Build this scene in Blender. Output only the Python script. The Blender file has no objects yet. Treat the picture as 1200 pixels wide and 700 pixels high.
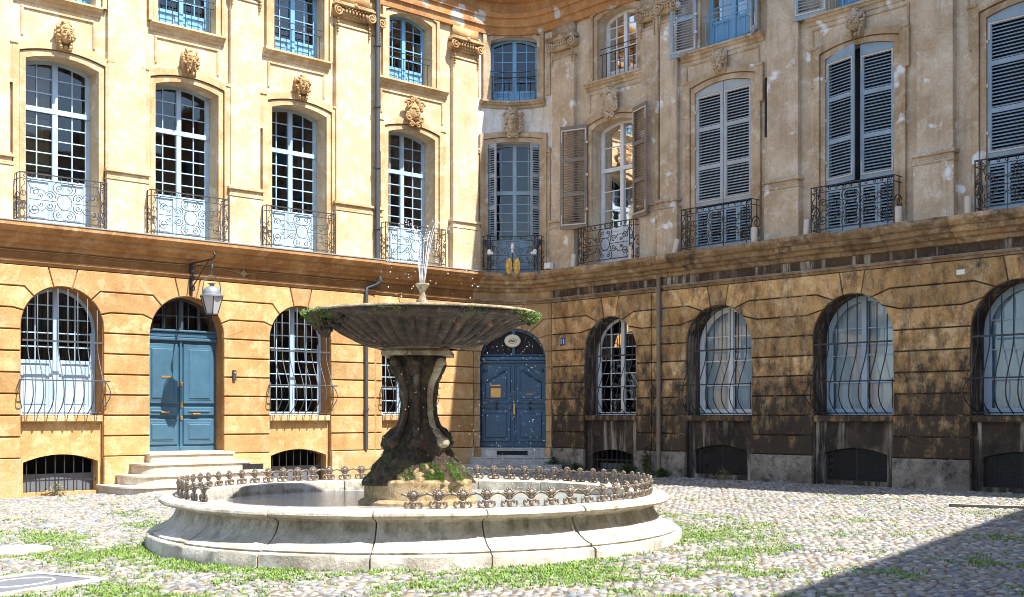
import bpy, bmesh, math, random
import numpy as np
from mathutils import Vector, Matrix, noise
R = math.radians
PI = math.pi
rnd = random.Random(7)
SC = bpy.context.scene
COL = SC.collection

# ------------------------------------------------------------------ camera
cd = bpy.data.cameras.new('camera')
cam = bpy.data.objects.new('camera', cd)
COL.objects.link(cam)
cam.location = (0, 0, 1.6)
cam.rotation_euler = (R(90), 0, 0)
cd.sensor_width = 36
cd.lens = 41.25
cd.shift_y = 137 / 1200
cd.clip_start = 0.1
cd.clip_end = 2000
SC.camera = cam

# ------------------------------------------------------------------ world, sun, exposure
SUN = Vector((1.0, -0.714, 2.05)).normalized()
W = bpy.data.worlds.new('World')
SC.world = W
W.use_nodes = True
wn = W.node_tree
wn.nodes.clear()
sky = wn.nodes.new('ShaderNodeTexSky')
sky.sky_type = 'NISHITA'
sky.sun_disc = False
sky.sun_elevation = math.asin(SUN.z)
sky.sun_rotation = math.atan2(SUN.x, SUN.y)
sky.air_density = 1.0
sky.dust_density = 0.8
bg = wn.nodes.new('ShaderNodeBackground')
bg.inputs[1].default_value = 0.14
wo = wn.nodes.new('ShaderNodeOutputWorld')
wn.links.new(sky.outputs[0], bg.inputs[0])
wn.links.new(bg.outputs[0], wo.inputs[0])
sl = bpy.data.lights.new('sun', 'SUN')
sl.energy = 5.0
sl.angle = R(0.53)
sl.color = (1.0, 0.965, 0.905)
so = bpy.data.objects.new('sun', sl)
COL.objects.link(so)
so.rotation_euler = SUN.to_track_quat('Z', 'Y').to_euler()
so.location = SUN * 60
SC.view_settings.view_transform = 'Standard'
SC.view_settings.look = 'None'
SC.view_settings.exposure = 1.34
SC.view_settings.gamma = 1.0
SC.cycles.pixel_filter_type = 'BLACKMAN_HARRIS'
SC.cycles.filter_width = .95
SC.cycles.max_bounces = 8
SC.cycles.diffuse_bounces = 4
SC.cycles.transparent_max_bounces = 12


# ------------------------------------------------------------------ materials
class NT:
    def __init__(s, name):
        s.m = bpy.data.materials.new(name)
        s.m.use_nodes = True
        s.t = s.m.node_tree
        s.t.nodes.clear()
        s.out = s.t.nodes.new('ShaderNodeOutputMaterial')
        s.b = s.t.nodes.new('ShaderNodeBsdfPrincipled')
        s.t.links.new(s.b.outputs[0], s.out.inputs[0])
        s.tc = s.t.nodes.new('ShaderNodeTexCoord')

    def n(s, ty, **kw):
        x = s.t.nodes.new(ty)
        for k, v in kw.items():
            setattr(x, k, v)
        return x

    def l(s, a, b):
        s.t.links.new(a, b)

    def co(s, scale=(1, 1, 1), which='Object'):
        mp = s.n('ShaderNodeMapping')
        mp.inputs['Scale'].default_value = scale
        s.l(s.tc.outputs[which], mp.inputs[0])
        return mp.outputs[0]

    def noise(s, scale, detail=5, rough=.6, vec=None, dist=0.0):
        x = s.n('ShaderNodeTexNoise')
        x.inputs['Scale'].default_value = scale
        x.inputs['Detail'].default_value = detail
        x.inputs['Roughness'].default_value = rough
        x.inputs['Distortion'].default_value = dist
        s.l(vec if vec is not None else s.tc.outputs['Object'], x.inputs['Vector'])
        return x.outputs['Fac']

    def ramp(s, fac, p0, p1, c0=(0, 0, 0, 1), c1=(1, 1, 1, 1)):
        x = s.n('ShaderNodeValToRGB')
        x.color_ramp.elements[0].position = p0
        x.color_ramp.elements[1].position = p1
        x.color_ramp.elements[0].color = c0
        x.color_ramp.elements[1].color = c1
        s.l(fac, x.inputs[0])
        return x.outputs[0]

    def mix(s, fac, a, b, mode='MIX'):
        x = s.n('ShaderNodeMix', data_type='RGBA', blend_type=mode)
        if isinstance(fac, (int, float)):
            x.inputs[0].default_value = fac
        else:
            s.l(fac, x.inputs[0])
        for k, v in ((6, a), (7, b)):
            if isinstance(v, (tuple, list)):
                x.inputs[k].default_value = (*v[:3], 1)
            else:
                s.l(v, x.inputs[k])
        return x.outputs[2]

    def math(s, op, a, b=None, clamp=False):
        x = s.n('ShaderNodeMath', operation=op)
        x.use_clamp = clamp
        for k, v in ((0, a), (1, b)):
            if v is None:
                continue
            if isinstance(v, (int, float)):
                x.inputs[k].default_value = v
            else:
                s.l(v, x.inputs[k])
        return x.outputs[0]

    def bump(s, h, strength=.5, dist=.02):
        x = s.n('ShaderNodeBump')
        x.inputs['Strength'].default_value = strength
        x.inputs['Distance'].default_value = dist
        s.l(h, x.inputs['Height'])
        s.l(x.outputs[0], s.b.inputs['Normal'])

    def col(s, c):
        if isinstance(c, (tuple, list)):
            s.b.inputs['Base Color'].default_value = (*c[:3], 1)
        else:
            s.l(c, s.b.inputs['Base Color'])

    def rough(s, v):
        if isinstance(v, (int, float)):
            s.b.inputs['Roughness'].default_value = v
        else:
            s.l(v, s.b.inputs['Roughness'])


def stone(name, base, light, dark, streak=None, s_amt=0.0, white=0.0, whitec=(.75, .76, .76), grime=None, g_amt=0.0,
          rnd_amt=.12, bump=.5, pits=0.3, pitc=None, zgrime=None, gsc=(2.2, 2.2, .45), gn=1.5, ledge_highlight=None, wsc=2.1, zband=None, gw=.08):
    """plaster / limestone: mottled base, vertical stains, flaked white patches, black crust, pits"""
    t = NT(name)
    n1 = t.noise(1.3, 7, .62)
    c = t.mix(t.ramp(n1, .36, .66), dark, base)
    n2 = t.noise(3.1, 8, .7, dist=.4)
    c = t.mix(t.ramp(n2, .5, .74), c, light)
    n3 = t.noise(22, 5, .7)
    c = t.mix(t.ramp(n3, .25, .8, (.82, .8, .78, 1), (1.1, 1.1, 1.1, 1)), c, c, 'MIX') if False else c
    m = t.n('ShaderNodeMix', data_type='RGBA', blend_type='MULTIPLY')
    m.inputs[0].default_value = 1.0
    t.l(c, m.inputs[6])
    t.l(t.ramp(n3, .3, .75, (.78, .76, .73, 1), (1.12, 1.12, 1.12, 1)), m.inputs[7])
    c = m.outputs[2]
    if rnd_amt:
        oi = t.n('ShaderNodeObjectInfo')
        h = t.n('ShaderNodeHueSaturation')
        v = t.math('ADD', t.math('MULTIPLY', oi.outputs['Random'], rnd_amt * 2), 1 - rnd_amt)
        t.l(v, h.inputs['Value'])
        t.l(c, h.inputs['Color'])
        c = h.outputs[0]
    if streak:
        vs = t.co((3.2, 3.2, .28))
        s1 = t.ramp(t.noise(1.6, 6, .65, vs), .5, .68)
        s2 = t.ramp(t.noise(.6, 3, .5), .35, .6)
        f = t.math('MULTIPLY', t.math('MULTIPLY', s1, s2), s_amt)
        c = t.mix(f, c, streak)
    if grime:
        vs = t.co(gsc)
        s1 = t.noise(gn, 10, .74, vs)
        if zgrime:
            sp = t.n('ShaderNodeSeparateXYZ')
            t.l(t.tc.outputs['Object'], sp.inputs[0])
            zz = t.n('ShaderNodeMapRange')
            zz.inputs[1].default_value = zgrime[0]
            zz.inputs[2].default_value = zgrime[1]
            zz.inputs[3].default_value = zgrime[2]
            zz.inputs[4].default_value = 0
            t.l(sp.outputs[2], zz.inputs[0])
            s1 = t.math('ADD', s1, zz.outputs[0])
        f = t.math('MULTIPLY', t.ramp(s1, (.58 - gw) if not zband else .44, .58 + gw), g_amt)
        if zband:                                                     # lichen line below an overhanging lip
            sp = t.n('ShaderNodeSeparateXYZ')
            t.l(t.tc.outputs['Object'], sp.inputs[0])
            f = t.math('MULTIPLY', f, t.math('MULTIPLY', t.ramp(sp.outputs[2], zband[0], zband[1]), t.ramp(sp.outputs[2], zband[2], zband[3], (1, 1, 1, 1), (0, 0, 0, 1))))
        c = t.mix(f, c, grime)
    if white > 0:
        n4 = t.noise(wsc, 5, .5, dist=.12)
        c = t.mix(t.ramp(n4, white, white + .06), c, whitec)
    if ledge_highlight:  # upward faces: pale weathering that also paints in sky-lit highlights
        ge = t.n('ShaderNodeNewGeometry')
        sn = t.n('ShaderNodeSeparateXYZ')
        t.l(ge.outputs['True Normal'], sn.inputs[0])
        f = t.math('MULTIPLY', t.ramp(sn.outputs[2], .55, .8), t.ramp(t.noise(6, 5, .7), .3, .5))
        c = t.mix(f, c, ledge_highlight)
    if pitc:
        n5 = t.noise(14, 6, .75)
        c = t.mix(t.math('MULTIPLY', t.ramp(n5, .60, .68), pits), c, pitc)
    t.col(c)
    t.rough(.92)
    hb = t.math('ADD', t.math('MULTIPLY', t.noise(45, 6, .7), .35), t.math('MULTIPLY', t.noise(9, 6, .65), .65))
    t.bump(hb, bump, .03)
    return t.m


def paint(name, c, wear=(.3, .32, .33), w=.5, rough=.45, bump=.15, streaks=True):
    t = NT(name)
    a = t.mix(t.ramp(t.noise(2.5, 5, .6), .3, .75), tuple(x * .8 for x in c), tuple(min(1, x * 1.12) for x in c))
    v = t.co((9, 9, 1.2)) if streaks else t.co()
    f = t.ramp(t.noise(3.5, 8, .75, v), .56, .74)
    a = t.mix(t.math('MULTIPLY', f, w), a, wear)
    t.col(a)
    t.rough(rough)
    t.bump(t.noise(40, 5, .7, t.co((3, 3, 1))), bump, .01)
    return t.m


def plain(name, c, rough=.6, metal=0.0, var=.25, sc=8, bump=.2):
    t = NT(name)
    t.col(t.mix(t.noise(sc, 5, .65), tuple(x * (1 - var) for x in c), tuple(min(1, x * (1 + var)) for x in c)))
    t.rough(rough)
    t.b.inputs['Metallic'].default_value = metal
    if bump:
        t.bump(t.noise(sc * 5, 5, .7), bump, .01)
    return t.m


M = {}
M['ochre_block'] = stone('ochre_block', (.51, .32, .135), (.64, .475, .27), (.39, .215, .075), streak=(.27, .14, .06), s_amt=.5,
                         rnd_amt=.17, bump=.6, pits=.35, pitc=(.36, .2, .09))
M['ochre_wall'] = stone('ochre_wall', (.33, .155, .045), (.42, .23, .08), (.24, .105, .03), rnd_amt=0, bump=.5)
M['ochre_cornice'] = stone('ochre_cornice', (.46, .25, .095), (.58, .38, .20), (.30, .14, .045), streak=(.22, .11, .06), s_amt=.5,
                           rnd_amt=0, bump=.5)
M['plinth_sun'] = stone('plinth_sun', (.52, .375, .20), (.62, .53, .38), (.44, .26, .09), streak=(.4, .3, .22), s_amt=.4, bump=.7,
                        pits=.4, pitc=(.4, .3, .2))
M['cream'] = stone('cream', (.635, .51, .34), (.77, .70, .56), (.51, .37, .21), streak=(.36, .235, .11), s_amt=.4, rnd_amt=.03,
                   bump=.28)
M['cream_trim'] = stone('cream_trim', (.62, .475, .285), (.74, .63, .45), (.45, .28, .125), streak=(.42, .25, .11), s_amt=.45,
                        rnd_amt=.03, bump=.4)
M['carving_sun'] = stone('carving_sun', (.50, .33, .15), (.64, .47, .27), (.30, .16, .06), rnd_amt=.05, bump=.8)
M['grey_wall'] = stone('grey_wall', (.59, .475, .345), (.68, .61, .51), (.43, .315, .20), streak=(.19, .14, .10), s_amt=.6,
                       white=.635, whitec=(.70, .70, .68), rnd_amt=.02, bump=.5, pits=.5, pitc=(.2, .16, .12))
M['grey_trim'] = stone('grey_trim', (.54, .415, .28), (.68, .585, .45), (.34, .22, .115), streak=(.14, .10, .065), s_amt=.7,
                       white=.645, whitec=(.66, .67, .66), rnd_amt=.08, bump=.7, pits=.6, pitc=(.16, .12, .09), ledge_highlight=(.60, .63, .66))
M['white_plaster'] = stone('white_plaster', (.74, .76, .78), (.82, .82, .80), (.60, .54, .45), streak=(.42, .31, .19), s_amt=.6,
                           rnd_amt=0, bump=.4)
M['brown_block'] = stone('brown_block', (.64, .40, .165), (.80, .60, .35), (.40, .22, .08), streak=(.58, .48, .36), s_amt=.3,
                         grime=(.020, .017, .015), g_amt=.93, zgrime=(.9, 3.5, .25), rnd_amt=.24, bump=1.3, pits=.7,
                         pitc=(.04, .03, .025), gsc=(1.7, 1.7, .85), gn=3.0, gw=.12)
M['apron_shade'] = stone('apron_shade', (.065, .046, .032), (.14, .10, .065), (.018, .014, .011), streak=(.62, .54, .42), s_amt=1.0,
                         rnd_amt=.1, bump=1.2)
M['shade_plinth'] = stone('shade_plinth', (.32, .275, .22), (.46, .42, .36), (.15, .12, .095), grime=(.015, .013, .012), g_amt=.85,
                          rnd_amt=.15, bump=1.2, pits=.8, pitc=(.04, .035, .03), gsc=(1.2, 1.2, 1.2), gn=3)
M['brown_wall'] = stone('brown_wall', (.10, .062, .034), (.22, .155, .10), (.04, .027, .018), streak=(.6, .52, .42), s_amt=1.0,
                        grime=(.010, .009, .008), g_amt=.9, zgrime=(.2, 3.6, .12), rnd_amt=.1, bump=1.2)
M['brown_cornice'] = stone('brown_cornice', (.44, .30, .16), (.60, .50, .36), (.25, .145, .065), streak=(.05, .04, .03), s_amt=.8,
                           grime=(.04, .03, .025), g_amt=.75, rnd_amt=.25, bump=1.3, pits=.8, pitc=(.06, .045, .035), ledge_highlight=(.50, .50, .48), gsc=(2, 2, 4))
M['corner_block'] = stone('corner_block', (.56, .37, .18), (.68, .49, .28), (.42, .25, .11), streak=(.12, .08, .05), s_amt=.5,
                          rnd_amt=.16, bump=.7, pits=.5, pitc=(.1, .07, .05), grime=(.04, .03, .025), g_amt=.5)
M['basin_stone'] = stone('basin_stone', (.56, .52, .44), (.70, .67, .60), (.36, .31, .24), streak=(.15, .13, .08), s_amt=.8,
                         rnd_amt=.09, bump=1.1, pits=.8, pitc=(.22, .19, .14), grime=(.085, .08, .045), g_amt=.8, zband=(.33, .40, .50, .53),
                         gsc=(1, 1, .35), gn=7)
M['orange_cornice'] = stone('orange_cornice', (.50, .25, .085), (.56, .38, .2), (.36, .155, .05), streak=(.16, .09, .05), s_amt=.6,
                            white=.62, whitec=(.5, .48, .45), rnd_amt=0, bump=.7)
M['limestone'] = stone('limestone', (.58, .555, .50), (.72, .71, .67), (.38, .34, .28), streak=(.17, .145, .09), s_amt=.75,
                       rnd_amt=.07, bump=.8, pits=.6, pitc=(.2, .17, .12))
M['step_stone'] = stone('step_stone', (.60, .54, .44), (.72, .68, .60), (.46, .38, .28), streak=(.25, .2, .15), s_amt=.4, bump=.6)
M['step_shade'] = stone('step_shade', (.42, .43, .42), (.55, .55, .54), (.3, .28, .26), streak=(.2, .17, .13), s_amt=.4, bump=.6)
M['pale_frame'] = paint('pale_frame', (.37, .49, .60), wear=(.55, .58, .6), w=.4, rough=.4)
M['blue_frame'] = paint('blue_frame', (.16, .36, .56), wear=(.4, .5, .58), w=.5)
M['white_frame'] = paint('white_frame', (.66, .69, .71), wear=(.4, .4, .38), w=.4)
M['grey_frame'] = paint('grey_frame', (.30, .39, .46), wear=(.2, .2, .19), w=.5)
M['casement_grey'] = paint('casement_grey', (.34, .44, .53), wear=(.4, .42, .42), w=.4)
M['teal_door'] = paint('teal_door', (.05, .118, .175), wear=(.10, .2, .24), w=.4, rough=.35)
M['navy_door'] = paint('navy_door', (.022, .078, .15), wear=(.04, .10, .17), w=.4, rough=.3)
M['shutter_blue'] = paint('shutter_blue', (.25, .33, .40), wear=(.45, .45, .43), w=.8, rough=.6, bump=.4)
M['shutter_grey'] = paint('shutter_grey', (.36, .40, .42), wear=(.24, .19, .14), w=.8, rough=.7, bump=.4)
M['shutter_brown'] = paint('shutter_brown', (.20, .165, .13), wear=(.28, .28, .28), w=.5, rough=.75, bump=.4)
M['louvre_grey'] = M['shutter_grey']  # same grey paint as the shutters
M['iron'] = plain('iron', (.035, .033, .034), rough=.5, metal=.3, var=.5, sc=20)
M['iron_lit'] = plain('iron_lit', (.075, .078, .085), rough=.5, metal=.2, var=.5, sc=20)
M['railing_iron'] = plain('railing_iron', (.06, .055, .055), rough=.5, metal=.2, var=.5, sc=20)
M['crest_iron'] = plain('crest_iron', (.17, .135, .105), rough=.45, metal=.35, var=.7, sc=30)
M['pipe'] = plain('pipe', (.055, .068, .085), rough=.5, metal=.2, var=.2)
M['pipe_tan'] = plain('pipe_tan', (.40, .27, .13), rough=.7, var=.3)
M['pipe_brown'] = plain('pipe_brown', (.19, .145, .10), rough=.7, var=.5, sc=4)
M['zinc'] = plain('zinc', (.42, .46, .50), rough=.5, metal=.2)
M['brass'] = plain('brass', (.55, .30, .09), rough=.35, metal=.7)
M['gold'] = plain('gold', (.75, .45, .11), rough=.35, metal=.75, sc=25, bump=.6)
M['dark_room'] = plain('dark_room', (.025, .023, .022), rough=.9, var=.3)
M['wood_inner'] = plain('wood_inner', (.33, .19, .08), rough=.6, var=.2)
M['curtain'] = plain('curtain', (.85, .87, .89), rough=.9, var=.1)
M['curtain_blue'] = plain('curtain_blue', (.60, .70, .80), rough=.9, var=.1)
M['black_hole'] = plain('black_hole', (.012, .012, .013), rough=.9)
M['white_enamel'] = plain('white_enamel', (.74, .73, .68), rough=.4, var=.06)
M['cream_enamel'] = plain('cream_enamel', (.66, .60, .46), rough=.4, var=.25, sc=6)
M['blue_enamel'] = plain('blue_enamel', (.02, .07, .20), rough=.3, var=.1)
M['letter_white'] = plain('letter_white', (.75, .76, .76), rough=.5, var=.05, bump=0)
M['letter_dark'] = plain('letter_dark', (.05, .06, .10), rough=.5, var=.05, bump=0)
M['tube_beige'] = plain('tube_beige', (.55, .47, .38), rough=.7, var=.2)
M['slab_grey'] = plain('slab_grey', (.12, .13, .15), rough=.55, var=.25, sc=6)
M['roof'] = plain('roof', (.38, .17, .09), rough=.9)
M['lamp_metal'] = plain('lamp_metal', (.20, .215, .23), rough=.45, metal=.2)
M['lamp_glass'] = plain('lamp_glass', (.42, .42, .41), rough=.25, var=.08, bump=0)
M['timber'] = plain('timber', (.55, .47, .37), rough=.8)


def glass_mat():
    t = NT('window_glass')
    t.t.nodes.remove(t.b)
    tr = t.n('ShaderNodeBsdfTransparent')
    tr.inputs[0].default_value = (.8, .84, .86, 1)
    gl = t.n('ShaderNodeBsdfGlossy')
    gl.inputs['Roughness'].default_value = .03
    fr = t.n('ShaderNodeFresnel')
    fr.inputs[0].default_value = 1.5
    bp = t.n('ShaderNodeBump')
    bp.inputs['Strength'].default_value = .05
    bp.inputs['Distance'].default_value = .02
    t.l(t.noise(3.0, 2, .5), bp.inputs['Height'])
    t.l(bp.outputs[0], gl.inputs['Normal'])
    mx = t.n('ShaderNodeMixShader')
    t.l(t.math('MULTIPLY', fr.outputs[0], 1.05), mx.inputs[0])
    t.l(tr.outputs[0], mx.inputs[1])
    t.l(gl.outputs[0], mx.inputs[2])
    t.l(mx.outputs[0], t.out.inputs[0])
    return t.m


M['glass'] = glass_mat()


def water_mat():
    t = NT('water')
    n = t.noise(2.2, 4, .6, dist=.5)
    t.col(t.mix(t.ramp(n, .4, .65), (.30, .37, .40), (.48, .43, .33)))
    t.rough(.07)
    t.b.inputs['IOR'].default_value = 1.5
    t.bump(t.noise(10.0, 4, .65, dist=.8), .45, .04)
    return t.m


M['water'] = water_mat()
_t = NT('jet_water')
_t.col((.86, .9, .93))
_t.rough(.15)
_t.b.inputs['Alpha'].default_value = .75
M['jet'] = _t.m


def cobble_mat(name, attr):
    t = NT(name)
    if attr:
        a = t.n('ShaderNodeAttribute', attribute_name='tint')
        v = a.outputs['Fac']
    else:
        v = t.n('ShaderNodeObjectInfo').outputs['Random']
    r = t.n('ShaderNodeValToRGB')
    cr = r.color_ramp
    cr.interpolation = 'CONSTANT'
    cols = [(.18, .165, .145), (.27, .245, .21), (.12, .135, .16), (.31, .30, .28), (.27, .215, .135), (.165, .185, .215), (.40, .385, .35),
            (.20, .155, .09), (.235, .225, .21), (.085, .095, .115)]
    cr.elements[0].color = (*cols[0], 1)
    cr.elements[0].position = 0
    cr.elements[1].position = 1 / len(cols)
    cr.elements[1].color = (*cols[1], 1)
    for i in range(2, len(cols)):
        e = cr.elements.new(i / len(cols))
        e.color = (*cols[i], 1)
    t.l(v, r.inputs[0])
    m = t.mix(t.ramp(t.noise(28, 5, .7, t.tc.outputs['Object']), .35, .7), r.outputs[0], r.outputs[0])
    mm = t.n('ShaderNodeMix', data_type='RGBA', blend_type='MULTIPLY')
    mm.inputs[0].default_value = 1
    t.l(m, mm.inputs[6])
    t.l(t.ramp(t.noise(30, 5, .7), .3, .7, (.75, .73, .70, 1), (1.1, 1.1, 1.1, 1)), mm.inputs[7])
    c = t.mix(t.ramp(t.noise(.7, 4, .6, t.tc.outputs['Object']), .45, .7), mm.outputs[2], (.27, .235, .18)) if attr else mm.outputs[2]
    c2 = t.mix(.35, t.mix(.28, mm.outputs[2], (.25, .235, .21)), c)
    t.col(c2)
    t.rough(.6)
    t.bump(t.noise(60, 4, .7), .3, .01)
    return t.m


M['cobble'] = cobble_mat('cobble', False)
M['cobble_field'] = cobble_mat('cobble_field', True)
_t = NT('soil')
_c = _t.mix(_t.ramp(_t.noise(1.1, 5, .6), .4, .65), (.125, .085, .048), (.19, .15, .10))
_c = _t.mix(_t.ramp(_t.noise(45, 5, .7), .45, .7), _c, (.18, .13, .09))
_t.col(_c)
_t.rough(.95)
_t.bump(_t.noise(60, 6, .7), .8, .03)
M['soil'] = _t.m



def leaf_mat(name, a, b, tr=.25):
    t = NT(name)
    ge = t.n('ShaderNodeNewGeometry')
    t.col(t.mix(ge.outputs['Random Per Island'], a, b))
    t.rough(.6)
    return t.m


M['grass'] = leaf_mat('grass', (.07, .18, .012), (.22, .29, .05))
M['weed'] = leaf_mat('weed', (.035, .085, .02), (.09, .15, .035))
M['dry_weed'] = leaf_mat('dry_weed', (.30, .24, .11), (.17, .20, .06))
M['dark_moss'] = leaf_mat('dark_moss', (.018, .045, .006), (.06, .11, .012))
M['moss'] = leaf_mat('moss', (.06, .13, .015), (.16, .26, .03))


def rock_mat(name, base, dark, moss, mo, hi=None):
    t = NT(name)
    c = t.mix(t.ramp(t.noise(5.5, 8, .75, dist=.6), .40, .60), dark, base)
    if hi:
        v = t.co((1.5, 1.5, .4))
        c = t.mix(t.ramp(t.noise(5, 6, .7, v), .58, .70), c, hi)
    if moss:
        c = t.mix(t.ramp(t.noise(3.4, 7, .7), mo, mo + .08), c, moss)
    t.col(c)
    t.rough(t.ramp(t.noise(8, 5, .6), .3, .7, (.35, .35, .35, 1), (.95, .95, .95, 1)))
    t.bump(t.noise(22, 8, .75), 1.0, .06)
    return t.m


M['wet_rock'] = rock_mat('wet_rock', (.10, .055, .025), (.010, .008, .006), (.035, .07, .010), .60, (.24, .19, .13))
M['bowl_stone'] = rock_mat('bowl_stone', (.085, .052, .03), (.016, .012, .010), None, 0, (.34, .155, .05))
M['bowl_rim'] = rock_mat('bowl_rim', (.52, .42, .28), (.22, .15, .08), (.07, .12, .02), .62, (.66, .60, .48))
M['tufa'] = rock_mat('tufa', (.55, .40, .21), (.28, .17, .07), (.12, .20, .02), .60, (.66, .56, .40))


# ------------------------------------------------------------------ mesh builder
class MB:
    def __init__(s):
        s.v = []
        s.f = []
        s.sm = False

    def add(s, vs, fs):
        o = len(s.v)
        s.v += [tuple(v) for v in vs]
        s.f += [tuple(i + o for i in f) for f in fs]
        return s

    def box(s, a, b, c, d, e, f, bv=0.0):
        """a..b along s, c..d out (c back), e..f up; bv bevels the front"""
        if bv > 0:
            return s.prism([(a, e), (b, e), (b, f), (a, f)], c, d, bv)
        return s.add([(a, c, e), (b, c, e), (b, d, e), (a, d, e), (a, c, f), (b, c, f), (b, d, f), (a, d, f)],
                     [(0, 1, 2, 3), (7, 6, 5, 4), (0, 4, 5, 1), (1, 5, 6, 2), (2, 6, 7, 3), (3, 7, 4, 0)])

    def prism(s, poly, y0, y1, bv=0.01, gap=0.0, back=False):
        if gap:
            poly = inset(poly, gap)
        n = len(poly)
        inn = inset(poly, bv) if bv else poly
        vs = [(p[0], y0, p[1]) for p in poly] + [(p[0], y1 - bv, p[1]) for p in poly]
        fs = [(i, (i + 1) % n, n + (i + 1) % n, n + i) for i in range(n)]
        if bv:
            vs += [(p[0], y1, p[1]) for p in inn]
            fs += [(n + i, n + (i + 1) % n, 2 * n + (i + 1) % n, 2 * n + i) for i in range(n)]
            fs.append(tuple(range(2 * n, 3 * n)))
        else:
            fs.append(tuple(range(n, 2 * n)))
        if back:
            fs.append(tuple(reversed(range(n))))
        return s.add(vs, fs)

    def tube(s, pts, r, n=6, closed=False, cap=True):
        pts = [Vector(p) for p in pts]
        m = len(pts)
        if m < 2:
            return s
        rs = r if isinstance(r, (list, tuple)) else [r] * m
        up = None
        rings = []
        for i, p in enumerate(pts):
            if closed:
                d = pts[(i + 1) % m] - pts[i - 1]
            else:
                d = pts[min(i + 1, m - 1)] - pts[max(i - 1, 0)]
            if d.length < 1e-9:
                d = Vector((0, 0, 1))
            d.normalize()
            if up is None:
                up = d.orthogonal().normalized()
            else:
                up = up - d * up.dot(d)
                up = up.normalized() if up.length > 1e-6 else d.orthogonal().normalized()
            w = d.cross(up)
            rings.append([p + (up * math.cos(2 * PI * k / n) + w * math.sin(2 * PI * k / n)) * rs[i] for k in range(n)])
        vs = [v for rr in rings for v in rr]
        fs = []
        for i in range(m if closed else m - 1):
            j = (i + 1) % m
            for k in range(n):
                fs.append((i * n + k, i * n + (k + 1) % n, j * n + (k + 1) % n, j * n + k))
        if cap and not closed:
            fs.append(tuple(reversed(range(n))))
            fs.append(tuple(range((m - 1) * n, m * n)))
        return s.add(vs, fs)

    def lathe(s, prof, n=32, c=(0, 0, 0), rf=None, closed_top=False):
        vs = []
        for (r, z) in prof:
            for k in range(n):
                a = 2 * PI * k / n
                rr = rf(r, z, a) if rf else r
                vs.append((c[0] + rr * math.cos(a), c[1] + rr * math.sin(a), c[2] + z))
        fs = []
        for i in range(len(prof) - 1):
            for k in range(n):
                fs.append((i * n + k, i * n + (k + 1) % n, (i + 1) * n + (k + 1) % n, (i + 1) * n + k))
        if closed_top:
            fs.append(tuple(range((len(prof) - 1) * n, len(prof) * n)))
        return s.add(vs, fs)

    def ball(s, c, r, n=10, m=7, rot=0.0):
        rx, ry, rz = r if isinstance(r, (tuple, list)) else (r, r, r)
        vs = []
        for i in range(1, m):
            ph = PI * i / m
            for k in range(n):
                a = 2 * PI * k / n
                x = rx * math.sin(ph) * math.cos(a)
                z = rz * math.cos(ph)
                x, z = x * math.cos(rot) - z * math.sin(rot), x * math.sin(rot) + z * math.cos(rot)
                vs.append((c[0] + x, c[1] + ry * math.sin(ph) * math.sin(a), c[2] + z))
        fs = []
        for i in range(m - 2):
            for k in range(n):
                fs.append((i * n + k, i * n + (k + 1) % n, (i + 1) * n + (k + 1) % n, (i + 1) * n + k))
        t = len(vs)
        x, z = -rz * math.sin(rot), rz * math.cos(rot)
        vs += [(c[0] + x, c[1], c[2] + z), (c[0] - x, c[1], c[2] - z)]
        for k in range(n):
            fs.append((t, k, (k + 1) % n))
            b = (m - 2) * n
            fs.append((t + 1, b + (k + 1) % n, b + k))
        return s.add(vs, fs)

    def sweep(s, prof, st):
        """prof [(y,z)] swept along stations [(s, yoff)]"""
        n = len(prof)
        vs = [(a, y + yo, z) for (a, yo) in st for (y, z) in prof]
        fs = [(i * n + k, i * n + k + 1, (i + 1) * n + k + 1, (i + 1) * n + k) for i in range(len(st) - 1) for k in range(n - 1)]
        fs.append(tuple(range(n)))
        fs.append(tuple(range((len(st) - 1) * n, len(st) * n)))
        return s.add(vs, fs)

    def mesh(s, name, fn=None, cut=0.0, smooth=False, flip=False):
        me = bpy.data.meshes.new(name)
        me.from_pydata(s.v, [], s.f)
        bm = bmesh.new()
        bm.from_mesh(me)
        if cut:
            xs = [v.co.x for v in bm.verts]
            if xs:
                k = math.ceil(min(xs) / cut + 1e-6)
                while k * cut < max(xs) - 1e-5:
                    bmesh.ops.bisect_plane(bm, geom=bm.verts[:] + bm.edges[:] + bm.faces[:], plane_co=(k * cut, 0, 0),
                                           plane_no=(1, 0, 0))
                    k += 1
        if fn:
            for v in bm.verts:
                v.co = fn(v.co)
        bmesh.ops.recalc_face_normals(bm, faces=bm.faces[:])
        bm.to_mesh(me)
        bm.free()
        if smooth:
            me.polygons.foreach_set('use_smooth', [True] * len(me.polygons))
            if smooth != 'all':
                try:
                    me.set_sharp_from_angle(angle=R(40))
                except Exception:
                    pass
        return me


def inset(poly, d):
    a = sum(poly[i][0] * poly[(i + 1) % len(poly)][1] - poly[(i + 1) % len(poly)][0] * poly[i][1] for i in range(len(poly)))
    sg = 1 if a > 0 else -1
    out = []
    n = len(poly)
    for i in range(n):
        p0, p1, p2 = poly[i - 1], poly[i], poly[(i + 1) % n]
        d1 = (p1[0] - p0[0], p1[1] - p0[1])
        d2 = (p2[0] - p1[0], p2[1] - p1[1])
        l1 = math.hypot(*d1) or 1e-9
        l2 = math.hypot(*d2) or 1e-9
        n1 = (-d1[1] / l1 * sg, d1[0] / l1 * sg)
        n2 = (-d2[1] / l2 * sg, d2[0] / l2 * sg)
        bx, by = n1[0] + n2[0], n1[1] + n2[1]
        q = bx * bx + by * by
        if q < .3:
            q = .3
        out.append((p1[0] + bx * 2 * d / q, p1[1] + by * 2 * d / q))
    return out


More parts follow.
